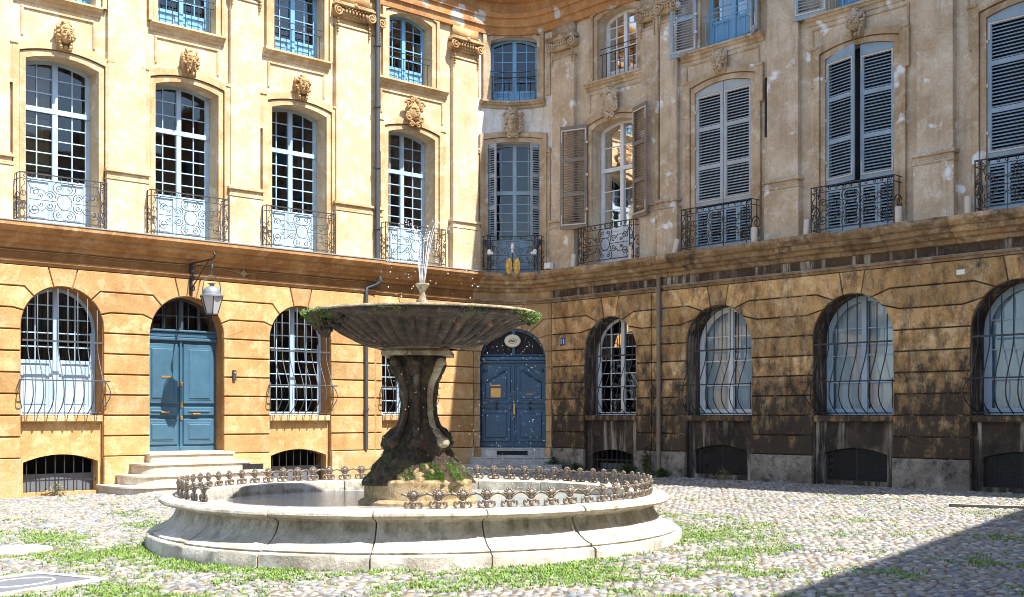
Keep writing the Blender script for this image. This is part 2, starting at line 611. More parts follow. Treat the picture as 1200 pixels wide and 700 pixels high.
def ob(name, me, mat, parent=None, loc=None, kind=None):
    o = bpy.data.objects.new(name, me)
    COL.objects.link(o)
    if mat is not None and len(me.materials) == 0:
        me.materials.append(M[mat] if isinstance(mat, str) else mat)
    if parent:
        o.parent = parent
    if loc is not None:
        o.location = loc
    if kind:
        o['kind'] = kind
    return o


def tag(o, label, cat, group=None):
    o['label'] = label
    o['category'] = cat
    if group:
        o['group'] = group
    return o


def empty(name, loc, rz=0, label=None, cat=None, group=None):
    o = bpy.data.objects.new(name, None)
    COL.objects.link(o)
    o.location = loc
    o.rotation_euler = (0, 0, rz)
    if label:
        tag(o, label, cat, group)
    return o


# ------------------------------------------------------------------ the three stretches of facade
CORNER = Vector((.07, 32.2, 0))
RF = 1.5                       # radius of the rounded inner corner
HL = RF * PI / 4


class Site:
    """local frame of a facade: x runs to the viewer's left, y out of the wall, z up"""

    def __init__(s, name, deg, sign, bend, label):
        s.sign = sign
        s.bend = bend
        s.root = empty(name, CORNER, R(deg), label, 'building')

    def fn(s, p):
        x, y, z = p
        x *= s.sign
        if s.bend:
            k = RF - y
            if abs(x) <= HL:
                return Vector((k * math.sin(x / RF), RF * math.sqrt(2) - k * math.cos(x / RF), z))
            e = abs(x) - HL
            c = math.sqrt(.5)
            return Vector((math.copysign(k * c + e * c, x), RF * math.sqrt(2) - k * c + e * c, z))
        return Vector((x, y, z))

    def put(s, mb, name, mat, parent=None, smooth=False, flat=False, kind=None):
        if flat:
            me = mb.mesh(name, lambda p: Vector((p[0] * s.sign, p[1], p[2])), smooth=smooth)
        else:
            me = mb.mesh(name, s.fn, cut=.12 if s.bend else 0, smooth=smooth)
        return ob(name, me, mat, parent or s.root, kind=kind)


SL = Site('sunlit_building', 222, 1, False, 'sunlit ochre and cream wing with blue casements, left of the rounded corner')
SR = Site('shaded_building', 132, -1, False, 'shaded grey and brown weathered wing with louvred shutters, right of the corner')
SK = Site('corner_building', 177, 1, True, 'narrow curved corner bay with navy double door between the two wings')

J = [1.6 + .4267 * i for i in range(-2, 8)]     # course joints; J[0] = plinth top .747, J[9] = 4.587


class Op:
    def __init__(s, c, w, z0, zs, rise, semi=True):
        s.c, s.w, s.z0, s.zs, s.rise, s.semi = c, w, z0, zs, rise, semi

    def top(s, x):
        u = max(-1, min(1, (x - s.c) / s.w))
        return s.zs + s.rise * (math.sqrt(max(0, 1 - u * u)) if s.semi else 1 - u * u)

    def xs(s, n=20):
        if s.semi:
            return [s.c - s.w * math.cos(PI * i / n) for i in range(n + 1)]
        return [s.c - s.w + 2 * s.w * i / n for i in range(n + 1)]

    def arc(s, side, a0, a1, n=7):
        """arch points on one side between two angles (degrees from the springing)"""
        return [(s.c + side * s.w * math.cos(R(a0 + (a1 - a0) * i / n)), s.zs + s.rise * math.sin(R(a0 + (a1 - a0) * i / n)))
                for i in range(n + 1)]

    def th(s, z):
        return math.degrees(math.asin(max(0, min(1, (z - s.zs) / s.rise))))


def sheet(mb, s0, s1, z0, z1, ops, y=0.0, depth=.4, step=.5):
    bp = {s0, s1}
    x = s0
    while x < s1:
        bp.add(round(x, 5))
        x += step
    for o in ops:
        for q in o.xs(14):
            if s0 <= q <= s1:
                bp.add(round(q, 5))
    bp = sorted(bp)
    for a, b in zip(bp, bp[1:]):
        if b - a < 1e-4:
            continue
        m = (a + b) / 2
        lo_a = lo_b = z0
        cur = sorted([o for o in ops if o.c - o.w < m < o.c + o.w], key=lambda o: o.z0)
        for o in cur:
            if o.z0 > lo_a + 1e-4:
                mb.add([(a, y, lo_a), (b, y, lo_b), (b, y, o.z0), (a, y, o.z0)], [(0, 1, 2, 3)])
            ta, tb = o.top(a), o.top(b)
            mb.add([(a, y, ta), (b, y, tb), (b, y - depth, tb), (a, y - depth, ta)], [(0, 1, 2, 3)])
            if o.z0 > z0:
                mb.add([(a, y, o.z0), (b, y, o.z0), (b, y - depth, o.z0), (a, y - depth, o.z0)], [(0, 1, 2, 3)])
            lo_a, lo_b = ta, tb
        mb.add([(a, y, lo_a), (b, y, lo_b), (b, y, z1), (a, y, z1)], [(0, 1, 2, 3)])
    for o in ops:
        for x in (o.c - o.w, o.c + o.w):
            mb.add([(x, y, o.z0), (x, y - depth, o.z0), (x, y - depth, o.top(x)), (x, y, o.top(x))], [(0, 1, 2, 3)])


def jit(mat_names):
    return mat_names[rnd.randrange(len(mat_names))] if isinstance(mat_names, (list, tuple)) else mat_names


def courses(site, edges, mat, ysel, proud=.045, gap=.015):
    """edges: list of ('op', Op) or ('v', s, flush) bounding rusticated piers, sorted along s"""
    for e0, e1 in zip(edges, edges[1:]):
        def lo_pts(e, za, zb, side, a5, a6, lvl):
            # boundary polyline from bottom to top on the given side of the pier
            if e[0] == 'v':
                return [(e[1], za), (e[1], zb)]
            o = e[1]
            if lvl == 'low':
                if zb <= o.zs + 1e-6:
                    return [(o.c + side * o.w, za), (o.c + side * o.w, zb)]
                return [(o.c + side * o.w, za)] + o.arc(side, 0 if za < o.zs else o.th(za), o.th(zb), 5)
            h5, h6, hk = o.w + .16, o.w * .93, .30
            if lvl == 'v3':
                st = o.arc(side, o.th(za), a5)
                if za < o.zs - 1e-6:
                    st = [(o.c + side * o.w, za)] + st
                return st + [(o.c + side * h5, zb)]
            if lvl == 'v2':
                return [(o.c + side * h5, za)] + o.arc(side, a5, a6) + [(o.c + side * h6, zb)]
            return [(o.c + side * h6, za)] + o.arc(side, a6, 77) + [(o.c + side * hk, zb)]

        if e0[0] == 'v' and e1[0] == 'v' and e0[1] == e1[1]:
            continue
        for i in range(9):
            za, zb = J[i], J[i + 1]
            lvl = 'low' if i < 6 else ('v3', 'v2', 'v1')[i - 6]
            aa = []
            for e in (e0, e1):
                o = e[1] if e[0] == 'op' else None
                aa.append((22, 46) if (o is None or o.zs > 3.2) else (44, 62))
            p0 = lo_pts(e0, za, zb, 1, aa[0][0], aa[0][1], lvl)
            p1 = lo_pts(e1, za, zb, -1, aa[1][0], aa[1][1], lvl)
            # p0 is the lower-s boundary (opening lies at smaller s): side +1
            poly = p1 + list(reversed(p0))
            clean = [poly[0]]
            for q in poly[1:]:
                if math.hypot(q[0] - clean[-1][0], q[1] - clean[-1][1]) > .012:
                    clean.append(q)
            if math.hypot(clean[0][0] - clean[-1][0], clean[0][1] - clean[-1][1]) < .012:
                clean.pop()
            if max(q[0] for q in clean) - min(q[0] for q in clean) < .05:
                continue
            mid = (min(q[0] for q in clean) + max(q[0] for q in clean)) / 2
            y0 = ysel(mid)
            mb = MB()
            mb.prism(clean, y0 - .01, y0 + proud + rnd.uniform(-.004, .004), .010, gap)
            site.put(mb, 'stone_block', jit(mat))
        # plinth stones
        a = e0[1] if e0[0] == 'v' else e0[1].c + e0[1].w
        b = e1[1] if e1[0] == 'v' else e1[1].c - e1[1].w
        if b - a > .05:
            y0 = ysel((a + b) / 2)
            k = max(1, round((b - a) / 1.1))
            for q in range(k):
                mb = MB()
                u0, u1 = a + (b - a) * q / k, a + (b - a) * (q + 1) / k
                mb.prism([(u0, -.4), (u1, -.4), (u1, J[0]), (u0, J[0])], y0 - .01, y0 + proud + .045, .014, .006)
                site.put(mb, 'plinth_stone', PL[site.root.name])


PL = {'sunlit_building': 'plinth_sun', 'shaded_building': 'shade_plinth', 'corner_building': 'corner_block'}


def keystone(site, o, mat, y0):
    ang = 77
    l = o.arc(-1, ang, 90, 4)
    r = list(reversed(o.arc(1, ang, 90, 4)))[1:]
    poly = [(o.c - .30, J[9])] + l + r + [(o.c + .30, J[9])]
    mb = MB()
    mb.prism(poly, y0 - .01, y0 + .037, .010, .011)
    site.put(mb, 'keystone', jit(mat))


def sweepst(a, b, ys):
    st = [(a, ys(a + 1e-4))]
    for k in BREAKS.get(ys, []):
        if a < k < b:
            st += [(k, ys(k - 1e-4)), (k, ys(k + 1e-4))]
    st.append((b, ys(b - 1e-4)))
    return st


def y_left(s):
    return 0.10 if s > 4.75 else 0.0


def y_right(s):
    return 0.10 if s > 5.3 else 0.0


def y_flat(s):
    return 0.0


BREAKS = {y_left: [4.75], y_right: [5.3]}

CORN = [(0, 4.90), (.06, 4.91), (.08, 4.99), (.16, 5.01), (.20, 5.07), (.30, 5.10), (.31, 5.19), (.38, 5.21), (.44, 5.27), (.46, 5.30),
        (.46, 5.385), (-.02, 5.40)]
STRG = [(0, 4.587), (.045, 4.592), (.05, 4.635), (.085, 4.65), (.09, 4.69), (0, 4.715)]
ENT = [(0, 11.78), (.10, 11.80), (.11, 11.98), (.16, 12.0), (.17, 12.2), (.22, 12.22), (.24, 12.34), (.12, 12.36), (.12, 12.62),
       (.2, 12.66), (.3, 12.75), (.52, 12.80), (.55, 12.92), (.66, 12.98), (.70, 13.08), (.70, 13.16), (0, 13.2)]


def window_surround(site, o, mat, y, ear=True, zb=None, oo=.26):
    """moulded architrave following jambs and segmental head"""
    zb = o.z0 if zb is None else zb
    for (w0, w1, yy) in ((.0, .11, .05), (.13, oo, .085)):
        mb = MB()
        n = 10
        inn = [(o.c - o.w - w0, zb)] + [(o.c + (o.w + w0) * (-1 + 2 * i / n), o.top(o.c + o.w * (-1 + 2 * i / n)) + w0) for i in range(n + 1)] + [
            (o.c + o.w + w0, zb)]
        out = [(o.c - o.w - w1, zb)] + [(o.c + (o.w + w1) * (-1 + 2 * i / n), o.top(o.c + o.w * (-1 + 2 * i / n)) + w1) for i in range(n + 1)] + [
            (o.c + o.w + w1, zb)]
        m = len(inn)
        vs = [(p[0], y - .01, p[1]) for p in inn] + [(p[0], y + yy, p[1]) for p in inn] + [(p[0], y + yy, p[1]) for p in out] + [
            (p[0], y - .01, p[1]) for p in out]
        fs = []
        for i in range(m - 1):
            for k in range(3):
                fs.append((k * m + i, k * m + i + 1, (k + 1) * m + i + 1, (k + 1) * m + i))
        mb.add(vs, fs)
        if w1 == oo and ear:
            for sd in (-1, 1):
                a = o.c + sd * (o.w + oo)
                b = a + sd * .07
                mb.box(min(a, b), max(a, b), y - .01, y + .08, o.zs - .55, o.zs + oo - .02)
                zt = o.zs + oo
                mb.box(min(a - sd * .1, b), max(a - sd * .1, b), y - .01, y + .105, zt - .02, zt + .035)
        site.put(mb, 'window_surround', mat)


def glazing(site, o, yb, mat, name='window', cols=4, rows=6, z_panel=None, z_trans=None, rows_up=3, mull=.11, curtain=None, room=1.3,
            frame=.065, panes=True, y_flat_=True, inner=None, panel_mat=None, flat=True):
    """casement window behind an opening: frame mesh part with a pane sub-part per light"""
    w = o.w - .004
    mb = MB()
    z0 = o.z0 + .01
    d = .05
    n = 14
    # outer frame
    mb.box(o.c - w, o.c - w + frame, yb, yb + d, z0, o.zs)
    mb.box(o.c + w - frame, o.c + w, yb, yb + d, z0, o.zs)
    mb.box(o.c - w, o.c + w, yb, yb + d, z0, z0 + frame)

    def itop(x):
        u = (x - o.c) / w
        return o.top(o.c + o.w * max(-1, min(1, u)))
    us = [-math.cos(PI * i / n) for i in range(n + 1)]
    op = [(o.c + w * u, o.zs + (o.rise) * (math.sqrt(max(0, 1 - u * u)) if o.semi else 1 - u * u)) for u in us]
    ip = [(o.c + (w - frame) * u, o.zs + ((o.rise - frame) * math.sqrt(max(0, 1 - u * u)) if o.semi else o.rise * (1 - u * u) - frame)) for u in us]
    m = len(op)
    mb.add([(p[0], yb + d, p[1]) for p in op] + [(p[0], yb + d, p[1]) for p in ip] + [(p[0], yb, p[1]) for p in ip],
           [(i, i + 1, m + i + 1, m + i) for i in range(m - 1)] + [(m + i, m + i + 1, 2 * m + i + 1, 2 * m + i) for i in range(m - 1)])
    # bars
    zt = z_trans
    zp = z_panel if z_panel is not None else z0 + frame

    def htop(x):
        u = max(-1, min(1, (x - o.c) / (w - frame)))
        return o.zs + ((o.rise - frame) * math.sqrt(max(0, 1 - u * u)) if o.semi else o.rise * (1 - u * u) - frame)
    mb.box(o.c - mull / 2, o.c + mull / 2, yb - .005, yb + d + .022, z0, htop(o.c) + .01)
    if zt:
        mb.box(o.c - w + .02, o.c + w - .02, yb - .003, yb + d + .03, zt - .05, zt + .05)
    iw = w - frame
    half = cols // 2
    st = .035                                       # leaf stile
    lx = []
    for sd in (-1, 1):
        a = mull / 2
        lw = iw - a
        pw = lw / half
        for k in range(half):
            lx.append((o.c + sd * (a + pw * k), o.c + sd * (a + pw * (k + 1))))
            if k:
                x = o.c + sd * (a + pw * k)
                mb.box(x - .012, x + .012, yb + .008, yb + .038, zp, htop(x))
        for x in (o.c + sd * iw,):
            mb.box(min(x, x - sd * st), max(x, x - sd * st), yb + .005, yb + .045, z0, max(o.zs - .05, z0 + .1))
    zr = []
    if zt:
        lo = [zp + (zt - .05 - zp) * i / rows for i in range(rows + 1)]
        top = o.zs + o.rise - frame
        up = [zt + .05 + (top - zt - .05) * i / rows_up for i in range(rows_up + 1)]
        zr = [(lo[i], lo[i + 1]) for i in range(rows)] + [(up[i], up[i + 1]) for i in range(rows_up)]
    else:
        top = o.zs + o.rise - frame
        lo = [zp + (top - zp) * i / rows for i in range(rows + 1)]
        zr = [(lo[i], lo[i + 1]) for i in range(rows)]
    for (a, b) in zr:
        # horizontal bar clipped to the arch
        for sd in (-1, 1):
            xe = iw
            while xe > mull / 2 + .03 and htop(o.c + sd * xe) < a:
                xe -= .02
            x0, x1 = o.c + sd * mull / 2, o.c + sd * xe
            if abs(x1 - x0) > .04:
                mb.box(min(x0, x1), max(x0, x1), yb + .009, yb + .037, a - .012, a + .012)
    if z_panel is not None:
        for sd in (-1, 1):
            x0, x1 = o.c + sd * (mull / 2), o.c + sd * iw
            a, b = min(x0, x1), max(x0, x1)
            mb.box(a, b, yb, yb + .02, z0 + frame, zp)
            mb.box(a, b, yb, yb + .045, zp - .06, zp)
            mb.box(a, b, yb, yb + .045, z0 + frame, z0 + frame + .1)
            mb.box(a, a + .07, yb, yb + .044, z0 + frame, zp)
            mb.box(b - .07, b, yb, yb + .044, z0 + frame, zp)
            mb.prism([(a + .12, z0 + frame + .15), (b - .12, z0 + frame + .15), (b - .12, zp - .11), (a + .12, zp - .11)], yb + .01, yb + .034, .012)
    fr = site.put(mb, name, mat, flat=flat)
    if not panes:
        mp = MB()
        mp.box(o.c - iw, o.c + iw, yb + .018, yb + .024, zp, min(htop(o.c - iw * .9), htop(o.c)))
        site.put(mp, 'pane', 'glass', parent=fr, flat=flat)
    if panes:
        for (a, b) in lx:
            x0, x1 = min(a, b) + .012, max(a, b) - .012
            for (z_a, z_b) in zr:
                t0, t1 = min(z_b - .012, htop(x0)), min(z_b - .012, htop(x1))
                za = z_a + .012
                if max(t0, t1) - za < .03:
                    continue
                tt = rnd.uniform(-.004, .004)
                t2 = rnd.uniform(-.003, .003)
                if min(t0, t1) - za < .01:
                    t0, t1 = max(t0, za + .004), max(t1, za + .004)
                mp = MB()
                tm = min(z_b - .012, htop((x0 + x1) / 2))
                xm = (x0 + x1) / 2
                fv = [(x0, yb + .02 + tt, za), (x1, yb + .02 - tt, za), (x1, yb + .02 - tt + t2, t1), (xm, yb + .02 + t2, tm), (x0, yb + .02 + tt + t2, t0)]
                mp.add(fv + [(p[0], p[1] + .004, p[2]) for p in fv], [(0, 1, 2, 3, 4), (9, 8, 7, 6, 5), (0, 5, 6, 1), (1, 6, 7, 2), (2, 7, 8, 3), (3, 8, 9, 4), (4, 9, 5, 0)])
                site.put(mp, 'pane', 'glass', parent=fr, flat=flat)
    if room:
        mr = MB()
        a, b = o.c - o.w - .3, o.c + o.w + .3
        zt_ = o.zs + o.rise + .1
        y1, y0 = yb - .03, yb - room
        mr.add([(a, y1, o.z0 - .05), (b, y1, o.z0 - .05), (b, y0, o.z0 - .05), (a, y0, o.z0 - .05), (a, y1, zt_), (b, y1, zt_), (b, y0, zt_), (a, y0, zt_)],
               [(0, 1, 2, 3), (4, 5, 6, 7), (0, 3, 7, 4), (1, 2, 6, 5), (2, 3, 7, 6)])
        site.put(mr, 'room_interior', 'dark_room', parent=fr, flat=flat)
    if curtain:
        for sd, ext in ((-1, 1.0), (1, 1.0)):
            mc = MB()
            xa, xb = o.c + sd * .04, o.c + sd * (o.w - .02)
            nn = 26
            zt_ = o.zs + o.rise * .9
            vs = []
            for i in range(nn + 1):
                x = xa + (xb - xa) * i / nn
                yy = yb - .09 + .022 * math.sin(i * 1.25)
                vs += [(x, yy, o.z0 + .02), (x + .02 * math.sin(i), yy, zt_)]
            mc.add(vs, [(2 * i, 2 * i + 2, 2 * i + 3, 2 * i + 1) for i in range(nn)])
            site.put(mc, 'curtain', curtain, parent=fr, flat=flat, smooth=True)
    if inner:
        mi = MB()
        for sd in inner:
            a, b = o.c + sd * .06, o.c + sd * (o.w - .05)
            a, b = min(a, b), max(a, b)
            for q in range(3):
                za = o.z0 + .1 + q * (o.zs - o.z0) / 3
                zb_ = za + (o.zs - o.z0) / 3 - .03
                mi.box(a, b, yb - .10, yb - .08, za, zb_)
                mi.prism([(a + .1, za + .1), (b - .1, za + .1), (b - .1, zb_ - .1), (a + .1, zb_ - .1)], yb - .09, yb - .055, .02)
        site.put(mi, 'inner_shutter', 'wood_inner', parent=fr, flat=flat)
    return fr


def louvred(site, hinge, tip, z0, z1, mat, panels=3, arch=None, flat=True, name='shutter', arm=True, thick=.04):
    """louvred shutter leaf between two plan points (s, out)"""
    hx, hy = hinge
    tx, ty = tip
    L = math.hypot(tx - hx, ty - hy)
    ux, uy = (tx - hx) / L, (ty - hy) / L
    nx, ny = -uy, ux
    if ny < 0:
        nx, ny = -nx, -ny

    def P(u, d, z):
        return (hx + ux * u + nx * d, hy + uy * u + ny * d, z)

    def bx(mb, u0, u1, d0, d1, za, zb, za2=None, zb2=None):
        za2 = za if za2 is None else za2
        zb2 = zb if zb2 is None else zb2
        mb.add([P(u0, d0, za), P(u1, d0, za2), P(u1, d1, za2), P(u0, d1, za), P(u0, d0, zb), P(u1, d0, zb2), P(u1, d1, zb2), P(u0, d1, zb)],
               [(0, 1, 2, 3), (7, 6, 5, 4), (0, 4, 5, 1), (1, 5, 6, 2), (2, 6, 7, 3), (3, 7, 4, 0)])
    ar = arch or (lambda u: z1)
    mb = MB()
    stile = .085 if L > .5 else .05
    bx(mb, 0, stile, 0, thick, z0, ar(0), z0, ar(stile / L))
    bx(mb, L - stile, L, 0, thick, z0, ar(1 - stile / L), z0, ar(1))
    rz = [z0 + (z1 - z0) * i / panels for i in range(panels + 1)]
    for i in range(panels + 1):
        if i == panels:
            n = 6
            for k in range(n):
                u0 = stile + (L - 2 * stile) * k / n
                u1 = stile + (L - 2 * stile) * (k + 1) / n
                bx(mb, u0, u1, .002, thick - .002, z1 - .12, ar(u0 / L), z1 - .12, ar(u1 / L))
        else:
            h = .13 if i == 0 else .09
            bx(mb, stile, L - stile, .002, thick - .002, rz[i] - (0 if i == 0 else h / 2), rz[i] + (h if i == 0 else h / 2))
    leaf = site.put(mb, name, mat, flat=flat)
    ml = MB()
    for i in range(panels):
        a = rz[i] + (.13 if i == 0 else .045)
        b = (z1 - .12) if i == panels - 1 else rz[i + 1] - .045
        k = max(1, int((b - a) / .062))
        for q in range(k):
            zc = a + (b - a) * (q + .5) / k
            u0, u1 = stile - .005, L - stile + .005
            hh = .014
            ml.add([P(u0, .003, zc + hh), P(u1, .003, zc + hh), P(u1, thick - .004, zc - hh), P(u0, thick - .004, zc - hh),
                    P(u0, .003, zc + hh - .008), P(u1, .003, zc + hh - .008), P(u1, thick - .004, zc - hh - .008), P(u0, thick - .004, zc - hh - .008)],
                   [(0, 1, 2, 3), (4, 5, 6, 7), (3, 2, 6, 7), (0, 1, 5, 4)])
    site.put(ml, 'louvres', mat, parent=leaf, flat=flat, kind='stuff')
    if arm:
        zt = ar(.5) - .15

        def strap(*a):
            mh = MB()
            bx(mh, *a)
            site.put(mh, 'hinge_strap', 'tube_beige', parent=leaf, flat=flat)
        for (z, sg) in ((z0 + .10, 1), (min(ar(0), ar(1)) - .13, -1)):
            strap(.03, L - .03, thick, thick + .012, z, z + .030)
            for u in (.03, L - .055):
                strap(u, u + .025, thick, thick + .014, z + (0 if sg > 0 else -.28), z + (.28 if sg > 0 else 0))
        for z in (z0 + .45, (z0 + z1) / 2, z1 - .5):
            strap(-.03, .03, thick - .02, thick + .03, z, z + .06)
    return leaf


def spiral(cx, cy, r, turns, a0, dr=1, n=None):
    n = n or int(14 * turns) + 4
    return [(cx + r * (1 - .86 * i / n) * math.cos(a0 + dr * 2 * PI * turns * i / n), cy + r * (1 - .86 * i / n) * math.sin(a0 + dr * 2 * PI * turns * i / n))
            for i in range(n + 1)]


def arc2(cx, cy, r, a0, a1, n=14):
    return [(cx + r * math.cos(R(a0 + (a1 - a0) * i / n)), cy + r * math.sin(R(a0 + (a1 - a0) * i / n))) for i in range(n + 1)]


def railing(site, s0, s1, z0=5.43, H=.93, out=.40, y=0, mat='railing_iron', style='fine'):
    Wd = s1 - s0
    mb = MB()
    tr = .0085 if style == 'fine' else .011

    def P(u, v, o=out):
        return (s0 + u, y + o, z0 + v)

    def cv(pts, r=tr):
        mb.tube([P(u, v) for u, v in pts], r, 4)
    mb.box(s0 - .01, s1 + .01, y + out - .016, y + out + .016, z0 + H - .012, z0 + H + .008)
    mb.box(s0, s1, y + out - .009, y + out + .009, z0 + H - .13, z0 + H - .114)
    mb.box(s0, s1, y + out - .012, y + out + .012, z0 + .03, z0 + .05)
    for u in (0, .13, Wd - .13, Wd):
        mb.box(s0 + u - .009, s0 + u + .009, y + out - .009, y + out + .009, z0 - .02, z0 + H)
    cx, cy, rr = Wd / 2, .42, .15
    mb.tube([P(cx + rr * math.cos(a * PI / 10), cy + rr * math.sin(a * PI / 10)) for a in range(20)], tr, 4, closed=True)
    for sg in (1, -1):
        # large C scrolls above and below the ring
        vy = cy + sg * .25
        for sd in (1, -1):
            cv([(cx, cy + sg * rr)] + [(cx + sd * q[0], cy + sg * q[1]) for q in arc2(.11, .27, .115, -90, 110, 10)])
            cv([(cx + sd * q[0], cy + sg * q[1]) for q in spiral(.10, .27, .07, 1.3, -PI / 2)])
    for sd in (1, -1):
        def X(q, sd=sd):
            return [(cx + sd * a, b) for a, b in q]
        cv(X(arc2(rr + .13, cy + .09, .10, 200, 20, 10)))
        cv(X(arc2(rr + .13, cy - .09, .10, 160, 340, 10)))
        cv(X(spiral(rr + .13, cy + .09, .07, 1.2, 0)))
        cv(X(spiral(rr + .13, cy - .09, .07, 1.2, 0, -1)))
        e = Wd / 2 - .13
        cv(X([(rr + .02, cy), (e - .05, cy)]))
        cv(X([(rr + .22, cy + .14), (rr + .27, cy + .20), (e - .14, cy + .20)] + arc2(e - .14, cy + .30, .10, -90, 80, 8)))
        cv(X([(rr + .22, cy - .14), (rr + .27, cy - .20), (e - .14, cy - .20)] + arc2(e - .14, cy - .30, .10, 90, -80, 8)))
        cv(X(spiral(e - .16, cy + .16, .10, 1.4, -.5)))
        cv(X(spiral(e - .15, cy - .19, .115, 1.6, .6, -1)))
        cv(X(spiral(e - .28, cy + .08, .05, 1.2, 0)))
        cv(X(spiral(e - .28, cy - .08, .05, 1.2, 0, -1)))
        # narrow end panel
        cv(X(arc2(e + .065, cy + .1, .05, 0, 360, 10)))
        cv(X(arc2(e + .065, cy - .1, .05, 0, 360, 10)))
        cv(X([(e + .065, .06), (e + .03, .14), (e + .10, .24), (e + .065, cy - .05)]))
        cv(X([(e + .065, H - .14), (e + .03, H - .22), (e + .10, H - .30), (e + .065, cy + .05)]))
    # frieze of small scrolls between the top rails
    n = int(Wd / .17)
    for i in range(n):
        u = Wd * (i + .5) / n
        d = 1 if i % 2 else -1
        cv(spiral(u, H - .062, .045, 1.1, PI / 2, d, 9), tr * .85)
    # side returns
    for e in (s0, s1):
        for v in (H, H - .12, .04):
            mb.tube([(e, y + out, z0 + v), (e, y + .0, z0 + v)], .010, 4)
        sp = spiral(.19, .42, .16, 1.5, 0)
        mb.tube([(e, y + a, z0 + b) for a, b in sp], tr, 4)
        sp = spiral(.19, .20, .11, 1.5, 2)
        mb.tube([(e, y + a, z0 + b) for a, b in sp], tr, 4)
        mb.box(e - .008, e + .008, y + .17, y + .186, z0 + .03, z0 + H)
    return site.put(mb, 'balcony_railing', mat)


def mascaron(site, s, z, y, mat, kind='lady', sc=1.0):
    """carved keystone head, or a cartouche"""
    mb = MB()
    q = random.Random(int(s * 100))

    def b(dx, dy, dz, r, n=8, m=6, rot=0.0):
        r = tuple(k * sc for k in r) if isinstance(r, tuple) else r * sc
        mb.ball((s + dx * sc, y + dy * sc, z + dz * sc), r, n, m, rot)
    mb.box(s - .13 * sc, s + .13 * sc, y - .02, y + .07 * sc, z - .26 * sc, z + .2 * sc)
    if kind == 'cartouche':
        mb.prism([(s + sc * .17 * math.cos(a * PI / 8), z + sc * .23 * math.sin(a * PI / 8)) for a in range(16)], y - .02, y + .13 * sc, .05 * sc)
        for sd in (-1, 1):
            for (dx, dz, r, a0, tn) in ((.17, .17, .10, 0, 1.5), (.18, -.12, .10, 2, 1.5), (.10, -.28, .07, 1, 1.3), (.08, .28, .07, 1, 1.3)):
                mb.tube([(s + sd * sc * a, y + .10 * sc, z + sc * c) for a, c in spiral(dx, dz, r, tn, a0)], .028 * sc, 5)
        for k in range(26):
            a = q.uniform(0, 2 * PI)
            b(.20 * math.cos(a), .09, .27 * math.sin(a), (q.uniform(.025, .05), .045, q.uniform(.03, .06)), rot=q.uniform(0, 3))
        for k in range(8):
            b(q.uniform(-.09, .09), .13, q.uniform(-.13, .13), (.03, .02, .05), rot=q.uniform(0, 3))
    else:
        b(0, .13, 0, (.118, .12, .165), 14, 10)                       # skull and face
        b(0, .17, -.09, (.075, .085, .075))                           # jaw
        b(0, .245, -.118, (.028, .024, .022))                         # chin
        b(0, .275, -.012, (.021, .034, .050))                         # nose
        b(0, .292, -.038, (.030, .024, .018))
        for sd in (-1, 1):
            b(sd * .045, .232, .022, (.027, .020, .015))              # eye
            b(sd * .047, .236, .050, (.038, .022, .012), rot=-sd * .2)  # brow
            b(sd * .062, .205, -.038, (.036, .036, .034))             # cheek
            b(sd * .118, .11, 0, (.02, .035, .045))                   # ear
        b(0, .248, -.070, (.036, .018, .009))
        b(0, .246, -.086, (.028, .020, .010))
        b(0, .195, .10, (.085, .05, .05))                             # forehead
        # curls all round
        for k in range(34):
            a = R(-35) + R(250) * k / 33
            rr = .135 + q.uniform(-.012, .03)
            b(rr * math.cos(a), q.uniform(.06, .16), rr * 1.16 * math.sin(a) + .015, (q.uniform(.026, .042), .036, q.uniform(.028, .045)), rot=q.uniform(0, 3))
        for k in range(16):
            a = R(20) + R(140) * k / 15
            b(.10 * math.cos(a), .165, .135 * math.sin(a) + .02, (.024, .03, .03), rot=q.uniform(0, 3))
        if kind == 'satyr':
            for k in range(24):
                a = R(200) + R(140) * q.random()
                rr = q.uniform(.09, .21)
                b(rr * math.cos(a) * .62, .15 + q.uniform(-.03, .05), -.03 + rr * math.sin(a) * 1.05, (.022, .03, .045), rot=q.uniform(-.5, .5))
            for sd in (-1, 1):
                b(sd * .10, .16, .18, (.025, .03, .07), rot=sd * -.5)
        else:
            for sd in (-1, 1):
                for k in range(7):
                    b(sd * (.115 - .006 * k), .11 + .012 * (k % 2), -.06 - .032 * k, (.034, .035, .03), rot=k)
            b(0, .14, .19, (.06, .045, .045))
            b(-.03, .13, .23, (.04, .04, .035))
            b(.05, .13, .215, (.035, .04, .03))
            b(0, .10, -.23, (.05, .05, .04))
    return site.put(mb, 'carved_head' if kind != 'cartouche' else 'cartouche', mat, smooth='all')


